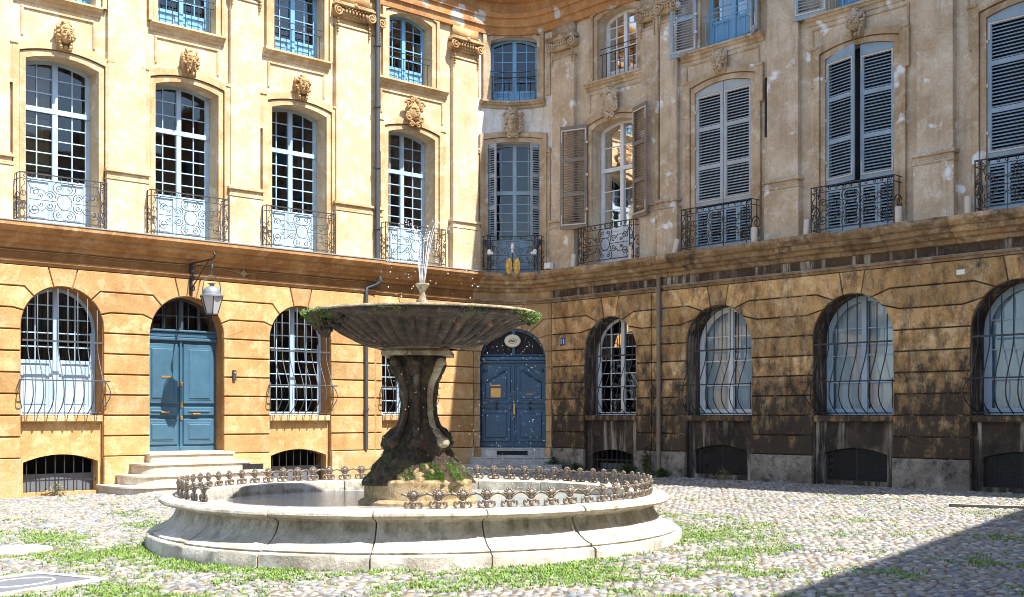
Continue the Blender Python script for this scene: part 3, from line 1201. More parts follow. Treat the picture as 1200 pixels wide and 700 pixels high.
def capital(site, s0, s1, y, proj, mat, parent):
    mb = MB()
    c = (s0 + s1) / 2
    h = (s1 - s0) / 2
    f = y + proj
    mb.box(s0 - .02, s1 + .02, y - .02, f + .015, 10.93, 10.97)          # astragal
    mb.box(s0 - .09, s1 + .09, y - .02, f + .13, 11.40, 11.455)          # abacus
    mb.box(s0 - .06, s1 + .06, y - .02, f + .10, 11.455, 11.50)
    mb.box(s0, s1, y - .02, f + .04, 11.16, 11.40)
    mb.box(s0 + .01, s1 - .01, y - .02, f + .02, 11.50, 11.78)
    for sd in (-1, 1):
        vx = c + sd * (h - .01)
        vz = 11.27
        mb.tube([(vx + sd * q[0], f + .09 + .03 * i / 30, vz + q[1]) for i, q in enumerate(spiral(0, 0, .125, 1.9, PI / 2, -1, 30))],
                [.030 - .012 * i / 30 for i in range(31)], 6)
        mb.ball((vx, f + .10, vz), .028, 8, 6)
        mb.prism([(vx + .115 * math.cos(a * PI / 7), vz + .115 * math.sin(a * PI / 7)) for a in range(14)], y - .01, f + .085, .012)
        for k in range(5):                                            # husk drops
            mb.ball((vx - sd * .02, f + .035, 11.09 - .075 * k), (.034 - .004 * k, .03, .04 - .004 * k), 7, 5)
    n = max(3, int(h * 2 / .11))
    for k in range(n):                                                # egg ornaments
        x = s0 + .1 + (2 * h - .2) * (k + .5) / n
        mb.ball((x, f + .06, 11.30), (.036, .045, .06), 7, 5)
    for k in range(9):                                                # garland
        u = -1 + 2 * k / 8
        mb.ball((c + u * h * .75, f + .085, 11.385 - .05 * (1 - u * u) + .02), (.035, .03, .028), 7, 5)
    mb.ball((c, f + .11, 11.47), (.06, .05, .06), 8, 6)
    for sd in (-1, 1):
        mb.ball((c + sd * .07, f + .10, 11.44), (.045, .04, .035), 8, 6)
    return site.put(mb, 'capital', mat, parent=parent, smooth='all')


def pilaster(site, s0, s1, y, proj, mat, tmat, cap=True, cap_mat=None):
    mb = MB()
    mb.box(s0, s1, y - .01, y + proj, 6.74, 11.0 if cap else 11.78, .006)
    p = site.put(mb, 'pilaster', mat)
    mp = MB()
    mp.box(s0 - .045, s1 + .045, y - .01, y + proj + .05, 5.385, 6.50, .008)
    site.put(mp, 'pedestal', mat, parent=p)
    mt = MB()
    for (e, a, b) in ((.06, 6.50, 6.545), (.05, 6.545, 6.58), (.03, 6.58, 6.66), (.075, 6.66, 6.715), (.03, 6.715, 6.75)):
        mt.box(s0 - e, s1 + e, y - .01, y + proj + e + .005, a, b, .008)
    site.put(mt, 'base_moulding', tmat, parent=p)
    if cap:
        capital(site, s0, s1, y, proj, cap_mat or tmat, p)
    return p


def belly_grille(site, o, y, mat, bars=8, z_t=3.1, z_m=2.3, zb=1.63, bulge=.33, r=.011):
    mb = MB()
    yf = y + .02
    w = o.w - .02
    mb.box(o.c - w, o.c + w, yf - .01, yf + .012, z_t - .018, z_t + .018)

    def prof(z):
        if z >= z_t:
            return 0
        t = (z_t - z) / (z_t - zb)
        return bulge * (math.sin(min(1, t / .72) * PI / 2) ** 2) * (1 if t < .72 else math.cos((t - .72) / .28 * PI / 2) ** .8)
    po = prof(z_m)
    wl = w + .10
    g0 = mb
    mr = MB()
    mr.tube([(o.c - w - .02, yf - .06, z_m), (o.c - wl, yf + po * .5, z_m), (o.c - wl + .04, yf + po, z_m), (o.c + wl - .04, yf + po, z_m), (o.c + wl, yf + po * .5, z_m),
             (o.c + w + .02, yf - .06, z_m)], .013, 6)
    g = site.put(mb, 'window_grille', mat)
    site.put(mr, 'rail', mat, parent=g)
    mb = MB()
    mb.tube([(o.c - w, yf, zb + .02), (o.c + w, yf, zb + .02)], .012, 6)
    site.put(mb, 'rail', mat, parent=g)
    for sd in (-1, 1):                                                # curled side bars
        mb = MB()
        pts = [(o.c + sd * (w + .01 + .10 * math.sin(PI * i / 10)), yf + .02 + .15 * math.sin(PI * i / 10), z_m + .06 - .62 * i / 10) for i in range(11)]
        mb.tube(pts, .011, 5)
        site.put(mb, 'side_scroll', mat, parent=g)
    for k in range(bars):
        x = o.c - w + 2 * w * (k + .5) / bars
        zt = o.top(x) - .03
        pts = [(x, yf, zt), (x, yf, z_t)]
        for i in range(1, 13):
            z = z_t - (z_t - zb) * i / 12
            pts.append((x, yf + prof(z), z))
        b = MB()
        b.tube(pts, r, 6)
        site.put(b, 'bar', mat, parent=g, smooth='all')
    return g


def basement(site, c, w, y, mat, grid=False, z0=.04, zs=.62, rise=.16, mat_wall=None, sill=True):
    """apron wall under a ground floor window with its cellar opening"""
    o = Op(c, w, z0, zs, rise, False)
    return o


def apron(site, o, wmat, y, cellar, gmat, grid=False):
    s0, s1 = o.c - o.w, o.c + o.w
    mb = MB()
    sheet(mb, s0, s1, -.4, 1.5, [cellar], y - .07, .25)
    site.put(mb, 'apron_wall', wmat)
    ms = MB()
    ms.prism([(s0 + .01, 1.47), (s1 - .01, 1.47), (s1 - .01, 1.598), (s0 + .01, 1.598)], y - .45, y + .045, .015)
    site.put(ms, 'window_sill', 'plinth_sun' if site is SL else ('brown_block' if site is SR else 'corner_block'))
    mk = MB()
    c = cellar
    mk.add([(c.c - c.w - .3, y - .9, -.4), (c.c + c.w + .3, y - .9, -.4), (c.c + c.w + .3, y - .9, 1.2), (c.c - c.w - .3, y - .9, 1.2)], [(0, 1, 2, 3)])
    mk.box(c.c - c.w - .3, c.c + c.w + .3, y - .9, y - .32, .9, 1.0)
    site.put(mk, 'cellar_interior', 'black_hole')
    g = MB()
    yy = y - .16
    if grid:
        g.box(c.c - .012, c.c + .012, yy - .01, yy + .01, c.z0, c.zs + c.rise)
        d = .05
        hgt = c.zs + c.rise - c.z0
        k = -hgt
        while k < 2 * c.w:
            for sg in (1, -1):
                seg = []
                for i in range(25):
                    v = hgt * i / 24
                    u = (k + v) if sg == 1 else (k + hgt - v)
                    x = c.c - c.w + u
                    z = c.z0 + v
                    if 0 <= u <= 2 * c.w and z < c.top(x):
                        seg.append((x, yy + .003 * sg, z))
                if len(seg) > 1:
                    g.tube([seg[0], seg[-1]], .006, 3, cap=False)
            k += d
        site.put(g, 'cellar_grating', gmat)
    else:
        g.box(c.c - c.w, c.c + c.w, yy - .012, yy + .012, c.z0 + .22, c.z0 + .25)
        gr = site.put(g, 'cellar_grille', gmat)
        n = 8
        for k in range(n):
            x = c.c - c.w + 2 * c.w * (k + .5) / n
            b = MB()
            b.tube([(x, yy + .012, c.z0), (x, yy + .012, c.top(x))], .013, 6)
            site.put(b, 'bar', gmat, parent=gr)
        m2 = MB()
        m2.box(c.c - c.w, c.c + c.w, yy - .2, yy - .19, c.z0, c.zs * .62)
        site.put(m2, 'cellar_shutter', 'slab_grey', parent=gr)


def sill_band(site, s0, s1, z, y, mat, soff=True):
    mb = MB()
    mb.sweep([(0, z - .20), (.03, z - .19), (.04, z - .12), (.09, z - .09), (.10, z - .06), (.14, z - .04), (.14, z), (0, z + .01)], [(s0, y), (s1, y)])
    site.put(mb, 'sill_moulding', mat)


def panel_frame(site, s0, s1, z0, z1, y, mat):
    mb = MB()
    for (a, b, c, d) in ((s0, s1, z1 - .05, z1), (s0, s0 + .05, z0, z1 - .05), (s1 - .05, s1, z0, z1 - .05)):
        mb.box(a, b, y - .01, y + .028, c, d, .01)
    site.put(mb, 'panel_moulding', mat)


def small_rail(site, o, y, mat, z0=None, H=.75, n=9):
    z0 = o.z0 if z0 is None else z0
    mb = MB()
    for h in (H, H - .14):
        mb.tube([(o.c - o.w - .05, y, z0 + h), (o.c + o.w + .05, y, z0 + h)], .011, 5)
    for k in range(n):
        x = o.c - o.w + 2 * o.w * (k + .5) / n
        mb.tube([(x, y, z0 + .02), (x, y, z0 + H - .14)], .009, 4)
    site.put(mb, 'guard_rail', mat)


def shell(site, s0, s1):
    mb = MB()
    mb.box(s0, s1, -10, -2.2, -.4, 12.4)
    a, b = (s0, s1)
    mb.box(a, b, -2.3, -.42, 12.0, 12.3)
    site.put(mb, 'rear_mass', 'grey_wall', flat=False)
    mr = MB()
    mr.add([(s0, .55, 13.17), (s1, .55, 13.17), (s1, -5, 14.6), (s0, -5, 14.6), (s1, -10.5, 13.0), (s0, -10.5, 13.0), (s0, .55, 13.1), (s1, .55, 13.1)],
           [(0, 1, 2, 3), (3, 2, 4, 5), (0, 1, 7, 6), (6, 7, 4, 5)])
    site.put(mr, 'roof', 'roof')


# ================================================================== sunlit wing (left)
GL = [Op(3.67, .79, 1.6, 3.35, .79), Op(6.87, .82, 1.6, 3.35, .80), Op(9.73, .86, .82, 3.32, .86), Op(12.45, .83, 1.6, 3.37, .83), Op(15.4, .83, 1.6, 3.37, .83)]
FL = [Op(c, .74, 5.40, 8.70, .14, False) for c in (3.55, 6.91, 9.74, 12.46, 15.4)]
TL = [Op(c, .68, 10.02, 11.60, .17, False) for c in (3.58, 6.91, 9.74, 12.46, 15.4)]
mb = MB()
for a, b, y in ((RF, 4.75, 0.0), (4.75, 17.4, .10)):
    lim = lambda L: [o for o in L if a < o.c < b]
    low = [Op(o.c, o.w, -.5 if i != 2 else .6, o.zs, o.rise) for i, o in enumerate(GL) if a < o.c < b]
    sheet(mb, a, b, -.5, 4.95, low, y, .60)
mb.box(4.75, 17.4, 0, .0999, -.5, -.4)
SL.put(mb, 'ground_floor_wall', 'ochre_wall')
mb = MB()
for a, b, y in ((RF, 4.75, 0.0), (4.75, 17.4, .10)):
    sheet(mb, a, b, 4.95, 12.4, [o for o in FL + TL if a < o.c < b], y, .52)
mb.add([(4.75, 0, -.5), (4.75, .1, -.5), (4.75, .1, 12.4), (4.75, 0, 12.4)], [(0, 1, 2, 3)])
SL.put(mb, 'upper_wall', 'cream')
shell(SL, RF, 17.4)
courses(SL, [('v', RF), ('op', GL[0]), ('v', 4.75)], 'ochre_block', y_left)
courses(SL, [('v', 4.75), ('op', GL[1]), ('op', GL[2]), ('op', GL[3]), ('op', GL[4]), ('v', 17.3)], 'ochre_block', y_left)
for i, o in enumerate(GL):
    keystone(SL, o, 'ochre_block', y_left(o.c))
mb = MB()
mb.sweep(CORN, sweepst(RF, 17.4, y_left))
SL.put(mb, 'cornice', 'ochre_cornice')
mb = MB()
mb.sweep([(.1, 5.388), (.475, 5.378), (.48, 5.40), (.1, 5.415)], sweepst(RF, 17.4, y_left))
SL.put(mb, 'lead_flashing', 'zinc')
mb = MB()
mb.sweep(STRG, sweepst(RF, 17.4, y_left))
SL.put(mb, 'string_moulding', 'ochre_cornice')
mb = MB()
mb.sweep(ENT, sweepst(RF, 17.4, y_left))
SL.put(mb, 'entablature', 'orange_cornice')
# wall-laid cable sagging below the cornice
for i, o in enumerate(GL):
    y = y_left(o.c)
    if i == 2:
        continue
    belly_grille(SL, o, y, 'iron_lit', bars=8)
    cel = Op(o.c, .76 if i != 0 else .7, .05, .66, .15, False)
    apron(SL, o, 'ochre_block', y, cel, 'iron')
    if i in (3, 4):
        glazing(SL, o, y - .42, 'pale_frame', rows=5, z_panel=2.72, cols=4, panes=i < 4)
    else:
        glazing(SL, o, y - .42, 'pale_frame', rows=8, cols=4)
for i, o in enumerate(FL):
    y = y_left(o.c)
    glazing(SL, o, y - .44, 'pale_frame', rows=5, rows_up=3, z_panel=6.42, z_trans=7.82, cols=4, inner=[1] if i == 3 else None, panes=i < 4)
    window_surround(SL, o, 'cream_trim', y)
    a, b = [(2.72, 4.60), (6.12, 7.97), (8.93, 10.72), (11.68, 13.42), (14.5, 16.3)][i]
    railing(SL, a, b, y=y, out=.36)
for i, (o, k) in enumerate(zip(FL, ('cartouche', 'lady', 'satyr', 'lady', 'satyr'))):
    mascaron(SL, o.c, 9.27, y_left(o.c) + .06, 'carving_sun', k, 1.12)
for i, o in enumerate(TL):
    y = y_left(o.c)
    glazing(SL, o, y - .34, 'blue_frame', rows=5, cols=4, z_panel=10.45, panes=i < 4)
    window_surround(SL, o, 'cream_trim', y, ear=False, oo=.22)
    small_rail(SL, o, y - .06, 'iron')
    a, b = [(2.40, 4.62), (6.08, 7.86), (8.85, 10.60), (11.66, 13.40), (14.4, 16.4)][i]
    sill_band(SL, a, b, 10.02, y, 'cream_trim')
    panel_frame(SL, a + .12, b - .12, 9.15, 9.74, y, 'cream_trim')
for (a, b, y, p) in ((1.41, 2.26, 0, .12), (4.98, 5.95, .10, .13), (4.60, 4.97, .0, .13), (7.98, 8.73, .10, .10), (10.72, 11.54, .10, .10), (13.52, 14.3, .10, .10)):
    pilaster(SL, a, b, y, p, 'cream', 'cream_trim', cap=b - a > .3, cap_mat='carving_sun')


# ------------------------------------------------------------------ doors
def leaf_door(site, o, yb, mat, z_tr, style='square', flat=True, y_extra=0):
    """double door under a fanlight"""
    z0 = o.z0
    w = o.w + .03
    mb = MB()
    mb.box(o.c - w, o.c + w, yb - .05, yb, z0, z_tr)
    mb.box(o.c - .022, o.c + .022, yb, yb + .05, z0 + .02, z_tr - .02, .006)
    mb.box(o.c - w, o.c + w, yb, yb + .09, z_tr - .04, z_tr + .03, .015)
    mb.box(o.c - w, o.c + w, yb, yb + .07, z_tr + .03, z_tr + .15, .02)
    mb.box(o.c - w, o.c + w, yb, yb + .11, z_tr + .15, z_tr + .20, .015)
    mb.box(o.c - w, o.c + w, yb, yb + .03, z0, z0 + .10, .008)
    d = site.put(mb, 'door', mat, flat=flat)
    H = z_tr - .04 - z0
    lw = o.w - .03

    def pan(sd, u0, u1, za, zb, curve=False):
        a, b = o.c + sd * u0, o.c + sd * u1
        a, b = min(a, b), max(a, b)
        if curve:
            pts = [(a, za), (b, za)]
            n = 14
            top = []
            for i in range(n + 1):
                t = i / n
                # S-curved head, high towards the meeting stile
                q = t if sd > 0 else 1 - t
                h = .5 + .5 * math.cos(PI * min(1, max(0, (q - .28) / .6)))
                top.append((a + (b - a) * t, zb - .34 + .34 * h))
            poly = pts + list(reversed(top))
        else:
            poly = [(a, za), (b, za), (b, zb), (a, zb)]
        m = MB()
        m.prism(poly, yb - .01, yb + .045, .012)
        m2 = inset(poly, .05)
        m.prism(m2, yb, yb + .052, .03)
        # recess line: outer bead and raised field
        m3 = inset(poly, .11)
        m.prism(m3, yb, yb + .072, .018)
        site.put(m, 'door_panel', mat, parent=d, flat=flat)
    for sd in (-1, 1):
        if style == 'square':
            pan(sd, .07, lw - .03, z0 + .14, z0 + .70)
            pan(sd, .07, lw - .03, z0 + .78, z0 + .96)
            pan(sd, .07, lw - .03, z0 + 1.04, z_tr - .11)
        else:
            pan(sd, .08, lw - .03, z0 + .14, z0 + 1.02)
            pan(sd, .08, lw - .03, z0 + 1.18, z_tr - .12, True)
            m = MB()
            m.box(min(o.c + sd * .03, o.c + sd * lw), max(o.c + sd * .03, o.c + sd * lw), yb, yb + .04, z0 + 1.05, z0 + 1.13, .01)
            site.put(m, 'door_rail', mat, parent=d, flat=flat)
            m = MB()
            m.ball((o.c + sd * (lw - .14), yb + .01, z_tr - .24), (.07, .03, .05))
            site.put(m, 'rosette', mat, parent=d, flat=flat)
    return d


def fanlight(site, o, yb, mat, z0, bars=6, flat=True, gmat='glass', grid=True):
    mb = MB()
    n = 20
    th0 = o.th(z0)
    pts = [(o.c + (o.w + .02) * math.cos(R(th0 + (180 - 2 * th0) * i / n)), o.zs + (o.rise + .02) * math.sin(R(th0 + (180 - 2 * th0) * i / n))) for i in range(n + 1)]
    inn = [(o.c + (o.w - .06) * math.cos(R(th0 + (180 - 2 * th0) * i / n)), o.zs + (o.rise - .06) * math.sin(R(th0 + (180 - 2 * th0) * i / n))) for i in range(n + 1)]
    m = n + 1
    mb.add([(p[0], yb + .05, p[1]) for p in pts] + [(p[0], yb + .05, p[1]) for p in inn] + [(p[0], yb, p[1]) for p in inn],
           [(i, i + 1, m + i + 1, m + i) for i in range(n)] + [(m + i, m + i + 1, 2 * m + i + 1, 2 * m + i) for i in range(n)])
    mb.box(o.c - .045, o.c + .045, yb, yb + .07, z0, o.zs + o.rise - .03)
    if grid:
        mb.box(o.c - o.w * .85, o.c + o.w * .85, yb + .01, yb + .045, z0 + .30, z0 + .325)
        for x in (-.42, .42):
            mb.box(o.c + x - .012, o.c + x + .012, yb + .011, yb + .044, z0, o.top(o.c + x) - .05)
    f = site.put(mb, 'fanlight', mat, flat=flat)
    mg = MB()
    mg.add([(p[0], yb + .02, p[1]) for p in inn], [tuple(range(m))])
    site.put(mg, 'pane', gmat, parent=f, flat=flat)
    for k in range(bars):
        x = o.c - o.w * .8 + 1.6 * o.w * k / (bars - 1)
        b = MB()
        b.tube([(x, yb + .12, z0 + .02), (x, yb + .12, o.top(x) - .02)], .011, 6)
        site.put(b, 'bar', 'iron', parent=f, flat=flat)
    r = MB()
    a, b2 = o.c - o.w - .3, o.c + o.w + .3
    r.add([(a, yb - 1, z0 - .1), (b2, yb - 1, z0 - .1), (b2, yb - 1, 4.4), (a, yb - 1, 4.4), (a, yb - .02, z0 - .1), (b2, yb - .02, z0 - .1), (a, yb - .02, 4.4), (b2, yb - .02, 4.4)],
          [(0, 1, 2, 3), (0, 1, 5, 4), (3, 2, 7, 6), (0, 3, 6, 4), (1, 2, 7, 5)])
    site.put(r, 'room_interior', 'dark_room', parent=f, flat=flat)
    return f


DL = GL[2]
yb = .10 - .34
dd = leaf_door(SL, DL, yb, 'teal_door', 3.28, 'square')
fanlight(SL, DL, yb, 'pipe', 3.47)
for (nm, mt, a, b, z, zz, pr) in (('door_handle', 'brass', 9.28, 9.47, 1.62, 1.645, .10), ('door_handle', 'brass', 10.02, 10.21, 1.66, 1.685, .10),
                                 ('letter_slot', 'brass', 9.98, 10.2, 2.42, 2.46, .085), ('lock_plate', 'brass', 9.70, 9.745, 1.78, 1.9, .075),
                                 ('lock_plate', 'brass', 9.70, 9.745, 1.5, 1.58, .075), ('lock_plate', 'brass', 9.70, 9.75, 2.25, 2.33, .075)):
    m = MB()
    m.box(a, b, yb + .03, yb + pr, z, zz, .006)
    SL.put(m, nm, mt, parent=dd)
m = MB()
m.box(DL.c - DL.w - .05, DL.c + DL.w + .05, -.4, .12, .72, .822, .01)
SL.put(m, 'threshold', 'step_stone')
mb = MB()
mb.box(8.9, 10.6, -.6, -.36, .6, .8)
SL.put(mb, 'door_base', 'step_stone')


def wing_steps(site, c, specs, mat, name, label, vents=None):
    root = empty(name, site.root.matrix_basis @ Vector((0, 0, 0)) if False else CORNER, site.root.rotation_euler.z, label, 'steps')
    for (hw, out, z0, z1, rad) in specs:
        mb = MB()
        pts = [(c - hw, 0.0), (c - hw, out - rad)]
        pts += [(c - hw + rad - rad * math.cos(PI / 2 * i / 8), out - rad + rad * math.sin(PI / 2 * i / 8)) for i in range(9)]
        pts += [(c + hw - rad + rad * math.sin(PI / 2 * i / 8), out - rad + rad * math.cos(PI / 2 * i / 8)) for i in range(9)]
        pts += [(c + hw, 0.0)]
        n = len(pts)
        z2 = z1 - .045
        def off(p, e):
            return (p[0] + math.copysign(e, p[0] - c), p[1] + (e if p[1] > .01 else 0))
        lv = [(z0, 0), (z2, 0), (z2, .03), (z1 - .012, .03), (z1, .018)]
        vs = []
        for z, e in lv:
            vs += [(off(p, e)[0], off(p, e)[1], z) for p in pts]
        fs = []
        for k in range(len(lv) - 1):
            for i in range(n - 1):
                fs.append((k * n + i, k * n + i + 1, (k + 1) * n + i + 1, (k + 1) * n + i))
        fs.append(tuple(range((len(lv) - 1) * n, len(lv) * n)))
        mb.add(vs, fs)
        me = mb.mesh('step', lambda p: Vector((p[0] * site.sign, p[1], p[2])))
        ob('step', me, mat, root)
    if vents:
        for (a, b, y, z0, z1) in vents:
            m = MB()
            m.box(a, b, y - .02, y + .004, z0, z1)
            g = ob('vent_opening', m.mesh('vent_opening', lambda p: Vector((p[0] * site.sign, p[1], p[2]))), 'black_hole', root)
            for k in range(9):
                x = a + (b - a) * (k + .5) / 9
                m = MB()
                m.box(x - .008, x + .008, y + .004, y + .012, z0, z1)
                ob('vent_bar', m.mesh('vent_bar', lambda p: Vector((p[0] * site.sign, p[1], p[2]))), 'iron', g)
    return root


wing_steps(SL, 9.73, [(1.95, 1.45, -.3, .17, .7), (1.62, 1.1, .17, .375, .55), (1.32, .75, .375, .60, .35), (.98, .40, .60, .80, .06)], 'step_stone',
           'front_steps', 'pale stone steps with rounded ends below the teal door', [(8.36, 8.86, .983, .42, .54)])


# ================================================================== shaded wing (right)
GR = [Op(3.60, .88, 1.6, 3.20, .88), Op(7.08, .93, 1.6, 3.20, .92), Op(10.55, .93, 1.6, 3.20, .92), Op(14.05, .93, 1.6, 3.20, .92), Op(17.5, .93, 1.6, 3.2, .92)]
FR = [Op(3.72, .74, 5.40, 8.88, .15, False)] + [Op(c, .80, 5.40, 9.10, .14, False) for c in (7.22, 10.72, 14.22, 17.6)]
TR = [Op(3.86, .68, 10.10, 11.62, .17, False)] + [Op(c, .72, 10.06, 11.62, .17, False) for c in (7.3, 10.75, 14.2, 17.6)]
ENDR = 19.6
mb = MB()
for a, b, y in ((RF, 5.3, 0.0), (5.3, ENDR, .10)):
    low = [Op(o.c, o.w, -.5, o.zs, o.rise) for o in GR if a < o.c < b]
    sheet(mb, a, b, -.5, 4.95, low, y, .60)
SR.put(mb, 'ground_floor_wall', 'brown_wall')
mb = MB()
for a, b, y in ((RF, 5.3, 0.0), (5.3, ENDR, .10)):
    sheet(mb, a, b, 4.95, 12.4, [o for o in FR + TR if a < o.c < b], y, .42)
mb.add([(5.3, 0, -.5), (5.3, .1, -.5), (5.3, .1, 12.4), (5.3, 0, 12.4)], [(0, 1, 2, 3)])
mb.add([(ENDR, .1, -.5), (ENDR, -10, -.5), (ENDR, -10, 12.4), (ENDR, .1, 12.4)], [(0, 1, 2, 3)])
SR.put(mb, 'upper_wall', 'grey_wall')
shell(SR, RF, ENDR)
courses(SR, [('v', RF), ('op', GR[0]), ('v', 5.0), ('v', 5.3)], 'brown_block', y_right)
courses(SR, [('v', 5.3), ('op', GR[1]), ('op', GR[2]), ('op', GR[3]), ('op', GR[4]), ('v', ENDR)], 'brown_block', y_right)
for o in GR:
    keystone(SR, o, 'brown_block', y_right(o.c))
# eroded cornice in separate stones
k = RF
while k < ENDR:
    L = rnd.uniform(.9, 1.5)
    e = min(k + L, ENDR)
    if k < 5.3 < e:
        e = 5.3
    mb = MB()
    n = max(2, int((e - k) / .12))
    yo = y_right((k + e) / 2)
    jz = rnd.uniform(-.012, .012)
    st = []
    prof = CORN
    vs = []
    for i in range(n + 1):
        s = k + .004 + (e - k - .008) * i / n
        for (y, z) in prof:
            q = noise.noise(Vector((s * 2.3, y * 4, z * 5))) * .028 + noise.noise(Vector((s * 7, y * 9, z * 9 + 4))) * .014
            f = min(1, y / .2)
            vs.append((s, y + yo + q * f - .02 * f * abs(q) * 10, z + q * .5 * f + jz * f))
    m = len(prof)
    mb.add(vs, [(i * m + j, i * m + j + 1, (i + 1) * m + j + 1, (i + 1) * m + j) for i in range(n) for j in range(m - 1)] + [tuple(range(m)), tuple(range(n * m, n * m + m))])
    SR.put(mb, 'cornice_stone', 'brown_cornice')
    k = e
mb = MB()
mb.sweep(STRG, sweepst(RF, ENDR, y_right))
SR.put(mb, 'string_moulding', 'brown_cornice')
mb = MB()
mb.sweep(ENT, sweepst(RF, ENDR, y_right))
SR.put(mb, 'entablature', 'orange_cornice')
for i, o in enumerate(GR):
    y = y_right(o.c)
    belly_grille(SR, o, y, 'iron', bars=8, r=.012)
    cel = Op(o.c, .74 if i else .68, .24, .80 if i else .62, .12, False)
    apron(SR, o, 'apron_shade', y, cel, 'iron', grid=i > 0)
    if i == 0:
        glazing(SR, o, y - .52, 'white_frame', rows=7, cols=4)
    else:
        glazing(SR, o, y - .52, 'white_frame' if i == 1 else 'casement_grey', rows=4, cols=2, curtain='curtain' if i != 3 else 'curtain_blue', mull=.13, frame=.12)
for i, o in enumerate(FR):
    y = y_right(o.c)
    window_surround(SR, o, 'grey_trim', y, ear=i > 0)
    a, b = [(2.83, 4.72), (6.30, 8.27), (9.80, 11.70), (13.37, 15.3), (16.7, 18.6)][i]
    railing(SR, a, b, y=y, out=.38, mat='iron', style='bold')
    mascaron(SR, o.c, 9.42 if i == 0 else 9.66, y + .06, 'grey_trim', 'cartouche' if i == 0 else ('satyr' if i % 2 else 'lady'), 1.1)
for i, o in enumerate(TR):
    y = y_right(o.c)
    glazing(SR, o, y - .34, 'white_frame' if i == 0 else 'blue_frame', rows=5 if i == 0 else 3, cols=4, z_panel=10.35 if i == 0 else 10.75)
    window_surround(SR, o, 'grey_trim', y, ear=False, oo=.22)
    small_rail(SR, o, y - .06, 'iron' if i == 0 else 'blue_frame', H=.8)
    a, b = [(2.75, 4.80), (6.0, 8.35), (9.45, 11.95), (12.9, 15.3), (16.4, 18.8)][i]
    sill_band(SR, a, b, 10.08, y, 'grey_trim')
    panel_frame(SR, a + .12, b - .12, 9.35, 9.82, y, 'grey_trim')
for (a, b, y, p) in ((1.61, 2.41, 0, .12), (4.72, 5.22, 0, .13), (5.42, 5.94, .10, .13), (8.50, 9.30, .10, .13), (12.05, 12.80, .10, .13), (15.55, 16.3, .1, .13)):
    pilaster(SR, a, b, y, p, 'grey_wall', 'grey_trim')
# first floor windows and shutters of the shaded wing
o = FR[0]
glazing(SR, o, -.36, 'white_frame', rows=3, rows_up=2, cols=2, z_panel=6.35, z_trans=7.85)
louvred(SR, (2.86, .06), (2.14, .32), 6.40, 9.06, 'shutter_brown', 3)
louvred(SR, (4.44, .06), (5.10, .30), 6.42, 9.16, 'shutter_brown', 3)
for i, mt in ((1, 'shutter_grey'), (2, 'shutter_blue'), (3, 'shutter_blue'), (4, 'shutter_blue')):
    o = FR[i]
    y = .10
    for sd in (-1, 1):
        def ar(u, sd=sd, o=o):
            return o.top(o.c + sd * o.w * (1 - u)) - .01
        ang = 0
        if i == 2 and sd == -1:
            ang = .22
        if i == 3 and sd == 1:
            ang = .10
        L = o.w - .012
        hx = o.c + sd * (o.w - .004)
        tip = (hx - sd * L * math.cos(ang), y - .03 + L * math.sin(ang))
        louvred(SR, (hx, y - .03), tip, 6.44, 9.12, mt, 3, arch=ar)
        for q in (0, 1):                                                # small louvred leaves behind the railing
            a = o.c + sd * (o.w - .004 - q * L / 2)
            louvred(SR, (a, y - .035), (a - sd * (L / 2 - .012), y - .035), 5.42, 6.40, 'grey_frame', 1, arm=False)
    mb = MB()
    mb.add([(o.c - o.w, y - .2, 5.4), (o.c + o.w, y - .2, 5.4), (o.c + o.w, y - .2, 9.3), (o.c - o.w, y - .2, 9.3)], [(0, 1, 2, 3)])
    SR.put(mb, 'room_interior', 'black_hole')
# second floor shutters
louvred(SR, (6.50, .16), (5.76, .22), 10.02, 11.75, 'shutter_blue', 2)
louvred(SR, (9.98, .16), (9.24, .24), 10.04, 11.75, 'shutter_blue', 2)
louvred(SR, (8.06, .16), (8.44, .5), 10.04, 11.75, 'shutter_blue', 2)

# ================================================================== rounded corner bay
OD = Op(0, .95, .75, 3.05, .88)
OF = Op(-.02, .74, 5.40, 8.84, .12, False)
OT = Op(-.02, .66, 10.05, 11.62, .15, False)
mb = MB()
sheet(mb, -HL, HL, -.5, 4.95, [Op(0, .95, .3, 3.05, .88)], 0, .45, .12)
SK.put(mb, 'ground_floor_wall', 'corner_block')
mb = MB()
sheet(mb, -HL, HL, 4.95, 12.4, [OF, OT], 0, .42, .12)
SK.put(mb, 'upper_wall', 'white_plaster')
mb = MB()
mb.box(-HL, HL, -.55, -.5, -.4, .6)
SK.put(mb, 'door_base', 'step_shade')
for e in ([('v', -HL), ('op', OD)], [('op', OD), ('v', HL)]):
    courses(SK, e, 'corner_block', y_flat, gap=.009)
keystone(SK, OD, 'corner_block', 0)
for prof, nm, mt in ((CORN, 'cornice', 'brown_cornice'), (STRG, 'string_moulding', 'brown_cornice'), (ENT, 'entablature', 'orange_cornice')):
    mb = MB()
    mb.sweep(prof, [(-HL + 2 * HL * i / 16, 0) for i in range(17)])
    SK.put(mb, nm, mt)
window_surround(SK, OF, 'grey_trim', 0, ear=False)
window_surround(SK, OT, 'grey_trim', 0, ear=False, oo=.24)
sill_band(SK, -.95, .95, 10.03, 0, 'grey_trim')
mascaron(SK, 0, 9.42, .06, 'grey_trim', 'cartouche', 1.15)
yf0 = RF * (math.sqrt(2) - 1)


def fl(o, k=.94):
    return Op(o.c, o.w * k, o.z0, o.zs, o.rise, o.semi)


